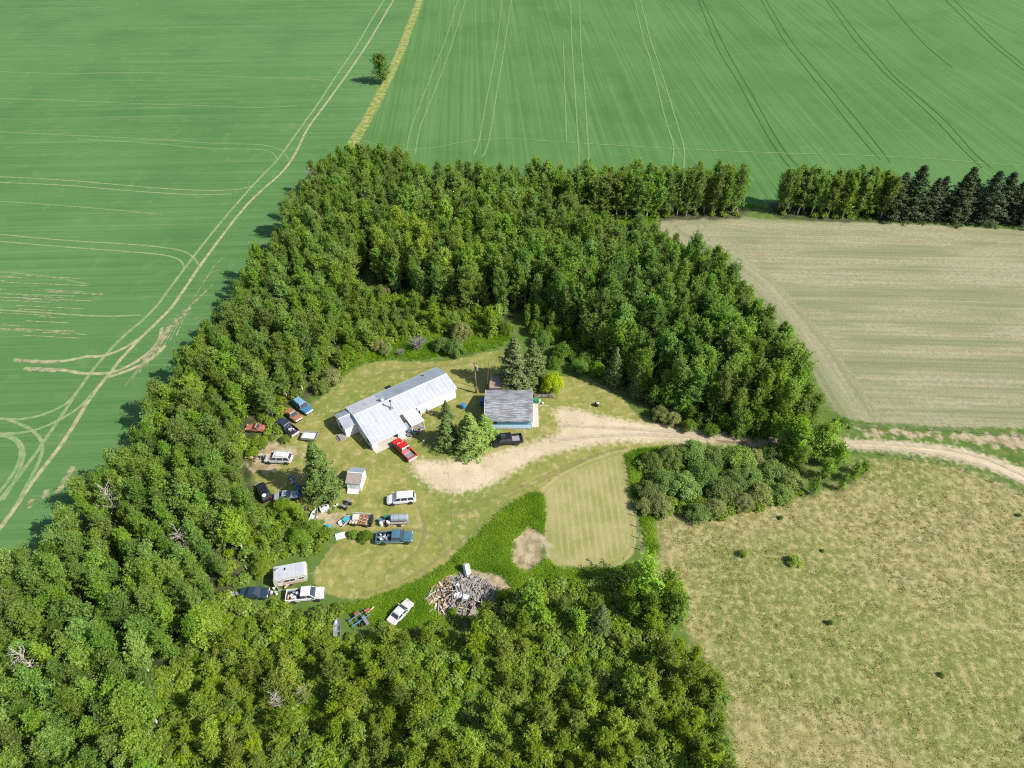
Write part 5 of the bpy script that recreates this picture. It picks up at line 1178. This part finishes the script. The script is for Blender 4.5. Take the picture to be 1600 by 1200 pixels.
# ------------------------------------------------------------------ loose things
def drum(px, py, mat, label, r=.3, h=.88, z=0, cat='barrel', xy=None, name='barrel'):
    o = thing(name, label, cat, (*(xy or at(px, py)), z))
    MB().lathe([(r * .94, 0), (r, .03), (r, h * .32), (r * 1.04, h * .34), (r, h * .36), (r, h * .64), (r * 1.04, h * .66), (r, h * .68), (r, h - .03), (r * .94, h)], 16).build('drum', M[mat], o)
    MB().lathe([(r * .9, h - .002), (r * .9, h + .015), (.02, h + .016)], 16).build('lid', M[mat], o); return o
drum(724, 637, 'blueplastic', 'blue barrel on the grass between the pole and the garage', .5, 1.0)
drum(514, 826, 'tealplastic', 'blue barrel at the bushes left of the broken wagon', .42, .8)
def crate(px, py, d, mat, label, name='box', cat='box', rz=0, z=0, lid=None, xy=None):
    o = thing(name, label, cat, (*(xy or at(px, py)), z), rz); x, y, h = d
    MB().b2((-x / 2, -y / 2, 0), (x / 2, y / 2, h * .86)).build('body', M[mat], o, bevel=.03); MB().b2((-x / 2 - .02, -y / 2 - .02, h * .865), (x / 2 + .02, y / 2 + .02, h)).build('lid', M[lid or mat], o, bevel=.02); return o
crate(754, 632, (.8, .9, 1.3), 'blueplastic', 'blue bin against the left wall of the garage', 'storage_bin', 'bin')
crate(838, 628, (.9, .7, .7), 'greenplastic', 'dark green box right of the garage', 'storage_box', 'box')
crate(843, 628.5, (.35, .35, .6), 'whiteplastic', 'white pail next to the green box', 'pail', 'pail'); crate(848, 631, (.35, .3, .35), 'whiteplastic', 'small white jug right of the white pail', 'jug', 'jug')
tag(MB().box((0, 0, .06), (1.8, .14, .08)).build('plank', M['palewood'], loc=(*at(850, 634.5), 0)), 'short pale board on the grass right of the garage', 'plank')
wp = thing('woodpile', 'stack of cut firewood beside the little shed behind the garage', 'woodpile', (*at(797, 604), 0))
for k in range(16): MB().tube([(-.9 + (k % 4) * .52, -.5, .16 + (k // 4) * .28), (-.9 + (k % 4) * .52 + random.uniform(-.08, .08), .5, .16 + (k // 4) * .28)], .14, 7).build('log', M['palewood' if k % 3 else 'brownwood'], wp)
cf = thing('corral_panel', 'grey rail panel in the shade right of the garage', 'fence', (*at(853, 622), 0), R(-3))
for z in (.3, .6, .9): MB().b2((-2.2, -.03, z), (2.2, .03, z + .08)).build('rail', M['wood'], cf)
for x in (-2.2, -.7, .7, 2.2): MB().b2((x - .05, -.09, 0), (x + .05, -.032, 1.05)).build('post', M['wood'], cf)
fp = thing('fire_barrel', 'black fire barrel with a pale top on the lawn right of the garage', 'fire pit', (*at(932, 634), 0))
MB().lathe([(.38, 0), (.42, .35), (.42, .7), (.37, .7), (.35, .1)], 14).build('drum', M['black'], fp); MB().lathe([(.02, .72), (.3, .72), (.3, .78), (.02, .8)], 12, c=(.22, 0, 0)).build('grate', M['whiteplastic'], fp)
bt = thing('rowboat', 'small white boat lying beside the bushes below the big spruce', 'boat', (*at(491, 808), 0), R(86))
def hull(par, L_, B_, D_, mat):
    secs = []
    for i in range(9):
        u = i / 8; x = -L_ / 2 + L_ * u; b = B_ / 2 * (1 - max(0, (u - .45) / .56) ** 2.2) + .01; k = D_ * .35 * max(0, u - .7) / .3
        secs.append([(x, -b, D_), (x, -b * .8, D_ * .35 + k), (x, -b * .3, k), (x, b * .3, k), (x, b * .8, D_ * .35 + k), (x, b, D_), (x, b * .88, D_), (x, b * .66, D_ * .42 + k), (x, 0, .08 + k), (x, -b * .66, D_ * .42 + k), (x, -b * .88, D_)])
    MB().loft(secs).build('hull', mat, par)
    for x in (-L_ * .22, L_ * .1): MB().b2((x - .13, -B_ * .38, D_ * .72), (x + .13, B_ * .38, D_ * .78)).build('thwart', M['steel'], par)
hull(bt, 3.3, 1.1, .5, M['whiteplastic'])
b2_ = thing('rowboat', 'small grey boat at the edge of the bottom thicket', 'boat', (*at(527, 982), 0), R(100)); hull(b2_, 3.0, 1.05, .5, M['steel'])
# quad bike
qb = thing('quad_bike', 'dark grey quad bike at the lawn edge right of the big spruce', 'quad bike', (*at(542, 791), 0), R(60))
MB().loft([sect(-.75, .28, .45, .72, .06), sect(-.2, .3, .42, .78, .06), sect(.15, .24, .42, .86, .06), sect(.7, .26, .45, .74, .06)]).build('body', M['black'], qb); MB().box((-.25, 0, .86), (.7, .3, .14)).build('seat', M['interior'], qb, bevel=.04)
for x in (-.68, .68): MB().box((x, 0, .88), (.5, .85, .05)).build('rack', M['steel'], qb)
MB().tube([(.28, -.38, 1.05), (.34, 0, 1.0), (.28, .38, 1.05)], .025, 6).build('handlebar', M['steel'], qb); wheels(qb, (-.6, .6), .52, .28, .22, arch=False)
wm = thing('chest_freezer', 'white chest freezer with clutter on top at the edge of the lawn', 'freezer', (*at(508, 797), 0), R(22))
MB().b2((-.75, -.38, 0), (.75, .38, .82)).build('body', M['whiteplastic'], wm, bevel=.04); MB().b2((-.77, -.4, .83), (.77, .4, .92)).build('lid', M['whiteplastic'], wm, bevel=.03)
for k in range(3): MB().box((-.4 + .38 * k, .05, 1.0), (.22, .3, .14), random.uniform(0, 1)).build('lid_clutter', M['black' if k != 1 else 'steel'], wm)
crate(523, 793, (.4, .4, .35), 'cream', 'small cream tub between the freezer and the quad bike', 'tub', 'tub'); crate(527, 789.5, (.3, .3, .3), 'whiteplastic', 'small white tub nearest the quad bike', 'tub', 'tub')
tag(MB().box((0, 0, .12), (1.55, 1.15, .07), M=Matrix.Rotation(R(20), 3, 'Z') @ Matrix.Rotation(R(6), 3, 'X')).build('door_panel', M['whiteplastic'], loc=(*at(532, 838), 0)), 'white panel lying flat in the weeds at the left lawn edge', 'panel')
# tank trailer with drums
tt = thing('tank_trailer', 'pale cylindrical tank on a low trailer behind the white suv', 'tank', (*at(624, 816), 0), R(3))
MB().lathe([(.2, -1.45), (.5, -1.4), (.62, -1.28), (.62, 1.28), (.5, 1.4), (.2, 1.45)], 18, Matrix.Rotation(R(90), 3, 'Y'), (.1, .1, 1.15)).build('tank', M['roofgalv'], tt)
for x in (-.9, 0, .9): MB().lathe([(.625, -.05), (.645, -.04), (.645, .04), (.625, .05)], 18, Matrix.Rotation(R(90), 3, 'Y'), (x + .1, .1, 1.15)).build('tank_band', M['steel'], tt)
MB().b2((-1.7, -.7, .42), (1.6, .9, .52)).build('deck', M['wood'], tt); wheels(tt, (.1,), .98, .3, .18, arch=False); MB().tube([(-1.7, .1, .45), (-2.7, .1, .42)], .05, 6).build('drawbar', M['steel'], tt)
tag(MB().box((0, 0, .1), (1.9, .16, .1), R(8)).build('plank', M['palewood'], loc=(*at(624, 822), 0)), 'pale board lying beside the tank trailer', 'plank')
for i, (px, py, mt, lb) in enumerate([(595, 816, 'blueplastic', 'bright blue barrel left of the tank trailer'), (596, 821, 'whiteplastic', 'white barrel below the bright blue one by the tank trailer'), (607, 819, 'whiteplastic', 'white barrel between the blue barrel and the tank'), (603, 811, 'greenplastic', 'green drum at the back of the barrels by the tank trailer'), (610, 811, 'tealplastic', 'teal drum nearest the tank end')]): drum(px, py, mt, lb, .3, .8)
crate(601, 816, (.6, .5, .45), 'brownwood', 'brown crate among the barrels by the tank trailer', 'crate', 'crate', .4); crate(611, 818, (.5, .4, .5), 'rust', 'rusty box among the barrels by the tank trailer', 'crate', 'crate', -.3); crate(605, 822, (.5, .35, .4), 'black', 'black tote in front of the barrels by the tank trailer', 'tote', 'tote', .8)
# broken wagon and the little blue craft
wg = thing('broken_wagon', 'broken wooden wagon with pale and red brown boards at the left lawn edge', 'wagon', (*at(565, 816), 0), R(-6))
MB().b2((-1.6, -.95, .62), (1.5, .95, .70)).build('deck', M['brownwood'], wg)
for k in range(7): MB().box((-1.5 + k * .45, 0, .76 + random.uniform(0, .08)), (.34, 1.9, .05), random.uniform(-.12, .12)).build('plank', M[['palewood', 'cream', 'palewood', 'rust', 'brownwood', 'rust', 'palewood'][k]], wg)
MB().box((-.1, .9, 1.1), (3.1, .06, .5)).build('side_board', M['cream'], wg); MB().box((-.9, .2, .98), (1.1, 1.1, .3), .2).build('pale_bundle', M['cream'], wg, bevel=.05)
for y in (-.5, .1): MB().box((.5, y, .95), (1.6, .1, .1), R(-14)).build('rail', M['palewood'], wg)
wheels(wg, (-1.0, 1.0), 1.0, .34, .16, arch=False); MB().box((1.75, 0, .75), (.25, 1.8, 1.2)).build('black_tarp', M['black'], wg, bevel=.06)
pb = thing('paddle_boat', 'small blue and white plastic boat left of the broken wagon', 'boat', (*at(541, 815), 0), R(50)); hull(pb, 2.4, 1.2, .55, M['whiteplastic']); MB().box((.1, 0, .66), (1.1, .95, .16)).build('canopy', M['tealplastic'], pb, bevel=.05)
# blue farm machine in the weeds
fm = thing('farm_implement', 'blue and rusty farm implement in the weeds left of the white sedan', 'implement', (*at(564, 968), 0), R(38))
for a, b in (((-1.6, -.5, .6), (1.3, -.5, .75)), ((-1.6, .5, .6), (1.3, .5, .75))): MB().tube([a, b], .07, 6).build('frame_beam', M['blueframe'], fm)
for x in (-1.4, -.6, .2, 1.0): MB().tube([(x, -.9, .68), (x, .9, .68)], .06, 6).build('cross_beam', M['blueframe'], fm); MB().tube([(x, -.9, .68), (x - .2, -.95, .1)], .04, 5).build('tine', M['rust'], fm)
MB().box((.3, -1.0, .8), (.5, 1.5, .35)).build('seed_box', M['steel'], fm, bevel=.04); MB().box((1.3, .2, .85), (.9, .5, .45)).build('hopper', M['rust'], fm, bevel=.04); MB().box((-.2, .75, .85), (.7, .5, .3)).build('gear_box', M['rust'], fm, bevel=.04); MB().tube([(1.3, 0, .7), (2.4, .1, .9)], .09, 8).build('drawbar', M['cream'], fm)
wheels(fm, (-.3,), 1.15, .36, .16, arch=False)
# scrap by the white wagon, dark wreck, patio clutter
def heap(px, py, n, rx, ry, mats, lab, grp, rz=0, smin=.25, smax=.7, zmax=.5, name='scrap_piece', cat='scrap'):
    c = at(px, py)
    for k in range(n):
        a = random.uniform(-rx, rx); b = random.uniform(-ry, ry); m = random.choice(mats)
        o = MB().box((0, 0, 0), (random.uniform(smin, smax), random.uniform(smin * .6, smax * .6), random.uniform(.08, .4)), M=Matrix.Rotation(random.uniform(0, 6), 3, 'Z') @ Matrix.Rotation(random.uniform(-.4, .4), 3, 'X')).build(name, M[m], bevel=.02, loc=(c[0] + a * math.cos(rz) - b * math.sin(rz), c[1] + a * math.sin(rz) + b * math.cos(rz), random.uniform(.1, zmax)))
        tag(o, lab[m], cat, grp + ', ' + m)
def labs(where): return {'steel': 'grey metal scrap piece ' + where, 'black': 'black scrap piece ' + where, 'rust': 'rusty scrap piece ' + where, 'cream': 'cream scrap piece ' + where, 'wood': 'grey wooden scrap piece ' + where, 'whiteplastic': 'white scrap piece ' + where, 'palewood': 'pale wooden scrap piece ' + where, 'blueplastic': 'blue plastic piece ' + where, 'brownwood': 'brown wooden piece ' + where, 'tealplastic': 'teal plastic piece ' + where}
heap(402, 716, 22, 1.9, .6, ['steel', 'black', 'rust', 'cream', 'wood'], labs('in the scrap row left of the white wagon'), 'scrap row')
heap(367, 930, 8, .9, .6, ['steel', 'cream', 'rust'], labs('left of the dark wrecked car'), 'scrap left of the wreck', smax=1.0)
heap(428, 926, 10, 1.0, .9, ['whiteplastic', 'cream', 'wood'], labs('between the dark wreck and the white pickup'), 'scrap right of the wreck', smax=.6)
heap(392, 890, 9, 1.2, .7, ['wood', 'black', 'palewood'], labs('in the scrub left of the camper'), 'scrap left of the camper', smax=.9)
heap(648, 676, 18, 1.9, .7, ['blueplastic', 'brownwood', 'cream', 'wood', 'black', 'whiteplastic'], labs('on the patio in front of the house'), 'patio clutter', .5, .3, .75)
heap(668, 650, 7, 1.0, .5, ['brownwood', 'cream', 'wood'], labs('by the house wall beside the porch roof'), 'clutter by the house wall', .6)
heap(462, 752, 5, 1.6, .9, ['tealplastic', 'steel'], labs('in the deep shade left of the big spruce'), 'scrap in the spruce shade', smax=.9)
for i, (px, py, lb) in enumerate([(467, 762, 'blue drum in the spruce shade, topmost of three'), (467, 768, 'blue drum in the spruce shade, middle of three'), (466, 776, 'blue drum in the spruce shade, lowest of three')]): drum(px, py, 'blueplastic', lb, .32, .85)
crate(662, 690, (.4, .3, .35), 'whiteplastic', 'small white bucket on the lawn right of the red pickup', 'bucket', 'bucket'); crate(769, 693, (.4, .4, .4), 'whiteplastic', 'small white tub at the foot of the front garden spruces', 'tub', 'tub')
crate(607, 606, (.9, .5, .4), 'black', 'dark box on the back lawn behind the house', 'box', 'box', .5)
def load_of(o, q, mats, n):
    for k in range(n):
        m = random.choice(mats)
        p = MB().box((random.uniform(q['xr'] + .45, q['xb'] - .35), random.uniform(-q['w'] + .42, q['w'] - .42), q['zf'] + random.uniform(.12, .5)), (random.uniform(.3, .7), random.uniform(.2, .5), random.uniform(.12, .3)), random.uniform(0, 3)).build('cargo', M[m], o, bevel=.03)
load_of(ot, qt, ['whiteplastic', 'whiteplastic', 'steel', 'rust', 'black'], 14); load_of(ow, qw, ['cream', 'whiteplastic', 'rust', 'palewood', 'steel'], 12); load_of(on, qn, ['whiteplastic', 'cream', 'steel'], 9)
MB().box((qw['xb'] - .35, 0, qw['zf'] + .3), (.5, 1.2, .4)).build('blue_cargo', simple('navy_tarp', (.03, .04, .12), .7), ow, bevel=.06)

# scrap wood heap: boards thrown over one another, a white fridge, sheets
hc = np.array(at(726, 932)); HR = 4.3
def heap_z(x, y): return max(0.0, 1.05 * (1 - ((x - .6) / 4.0) ** 2 - (y / 3.2) ** 2))
bm_ = {}
for k in range(6):
    for m in ('wood', 'palewood', 'brownwood'):
        o_ = MB().box((0, 0, 0), ([1.2, 1.8, 2.4, 1.5, 2.0, .9][k], [.14, .18, .12, .25, .1, .3][k], .05)).build('board', M[m]); bm_[(k, m)] = o_.data; bpy.data.objects.remove(o_)
bl_ = {'wood': ('grey weathered board lying in the scrap wood heap', 'grey boards in the scrap wood heap'), 'palewood': ('pale tan board lying in the scrap wood heap', 'pale boards in the scrap wood heap'), 'brownwood': ('brown board lying in the scrap wood heap', 'brown boards in the scrap wood heap')}
for i in range(270):
    a = random.uniform(0, 6.28); r = math.sqrt(random.random()); x, y = math.cos(a) * r * 5.0 - .3, math.sin(a) * r * 3.4
    m = 'wood' if x > -2.0 and random.random() < .85 else random.choice(['palewood', 'brownwood', 'wood'])
    o = link('board', bm_[(random.randrange(6), m)], None, (hc[0] + x, hc[1] + y, heap_z(x, y) + random.uniform(.05, .35)))
    o.rotation_euler = (random.uniform(-.3, .3), random.uniform(-.3, .3), random.gauss(1.2, .7)); tag(o, bl_[m][0], 'board', bl_[m][1])
for i in range(5):
    o = link('board', bm_[(2, 'palewood')], None, (hc[0] + 1.4 + i * .22, hc[1] - 2.6 - i * .05, .55 + .02 * i)); o.rotation_euler = (0, .18, R(58)); tag(o, 'tan board in the neat bundle at the foot of the scrap wood heap', 'board', 'bundle of tan boards')
fr_ = thing('fridge', 'white fridge standing tilted at the top of the scrap wood heap', 'fridge', (*at(731, 899), .3), R(35)); fr_.rotation_euler = (R(-38), R(12), R(35))
MB().b2((-.4, -.38, 0), (.4, .38, 1.7)).build('body', M['whiteplastic'], fr_, bevel=.04); MB().b2((-.4, -.45, .62), (.4, -.385, 1.69)).build('door', M['whiteplastic'], fr_, bevel=.02); MB().b2((-.4, -.45, .03), (.4, -.385, .6)).build('freezer_door', M['whiteplastic'], fr_, bevel=.02); MB().b2((.28, -.49, .8), (.32, -.452, 1.3)).build('handle', M['steel'], fr_)
for i, (dx, dy, z, sx, sy, lb) in enumerate([(-.9, -.5, 1.15, 1.2, .8, 'larger white sheet on the middle of the scrap wood heap'), (.3, -.8, 1.2, .7, .9, 'smaller white sheet beside the larger one on the scrap heap'), (-.9, 1.3, .95, .9, .4, 'narrow white sheet near the top of the scrap heap')]):
    tag(MB().box((0, 0, 0), (sx, sy, .05), M=Matrix.Rotation(.4 + i, 3, 'Z') @ Matrix.Rotation(.2, 3, 'X')).build('metal_sheet', M['whiteplastic'], loc=(hc[0] + dx, hc[1] + dy, z)), lb, 'sheet')
tag(MB().box((0, 0, 0), (.5, .3, .25)).build('can', simple('yellow_can', (.6, .45, .04), .5), bevel=.03, loc=(hc[0] + .8, hc[1] + 1.9, .6)), 'small yellow can at the top of the scrap wood heap', 'can')

# ------------------------------------------------------------------ fences
def fence(name, label, px_line, step, hp, wires=(.5, .9)):
    pts_ = np.array(P(px_line)); L_ = np.r_[0, np.cumsum(np.linalg.norm(np.diff(pts_, axis=0), axis=1))]; s_ = np.arange(0, L_[-1] + .1, step)
    q_ = np.stack([np.interp(s_, L_, pts_[:, 0]), np.interp(s_, L_, pts_[:, 1])], 1); o = thing(name, label, 'fence', (*q_[0], 0)); loc_ = q_ - q_[0]
    for i, p in enumerate(loc_): MB().tube([(p[0], p[1], 0), (p[0] + random.uniform(-.06, .06), p[1] + random.uniform(-.06, .06), hp * random.uniform(.9, 1.1))], .075, 6).build('post', M['wood'], o)
    for z in wires: MB().tube([(p[0], p[1], z) for p in loc_], .012, 4).build('wire', M['steel'], o)
fence('wire_fence', 'wire fence with grey posts along the right side of the hay plot', [(988, 790), (994, 815), (1000, 850), (1001, 875)], 2.2, 1.2)
fence('wire_fence', 'wire fence along the lower side of the driveway at the right', [(1380, 712), (1480, 728), (1540, 748), (1600, 776), (1680, 815)], 4.5, 1.15)
fence('wire_fence', 'wire fence between the driveway and the stubble field', [(1330, 668), (1420, 672), (1500, 676), (1600, 684), (1700, 694)], 5.0, 1.15)
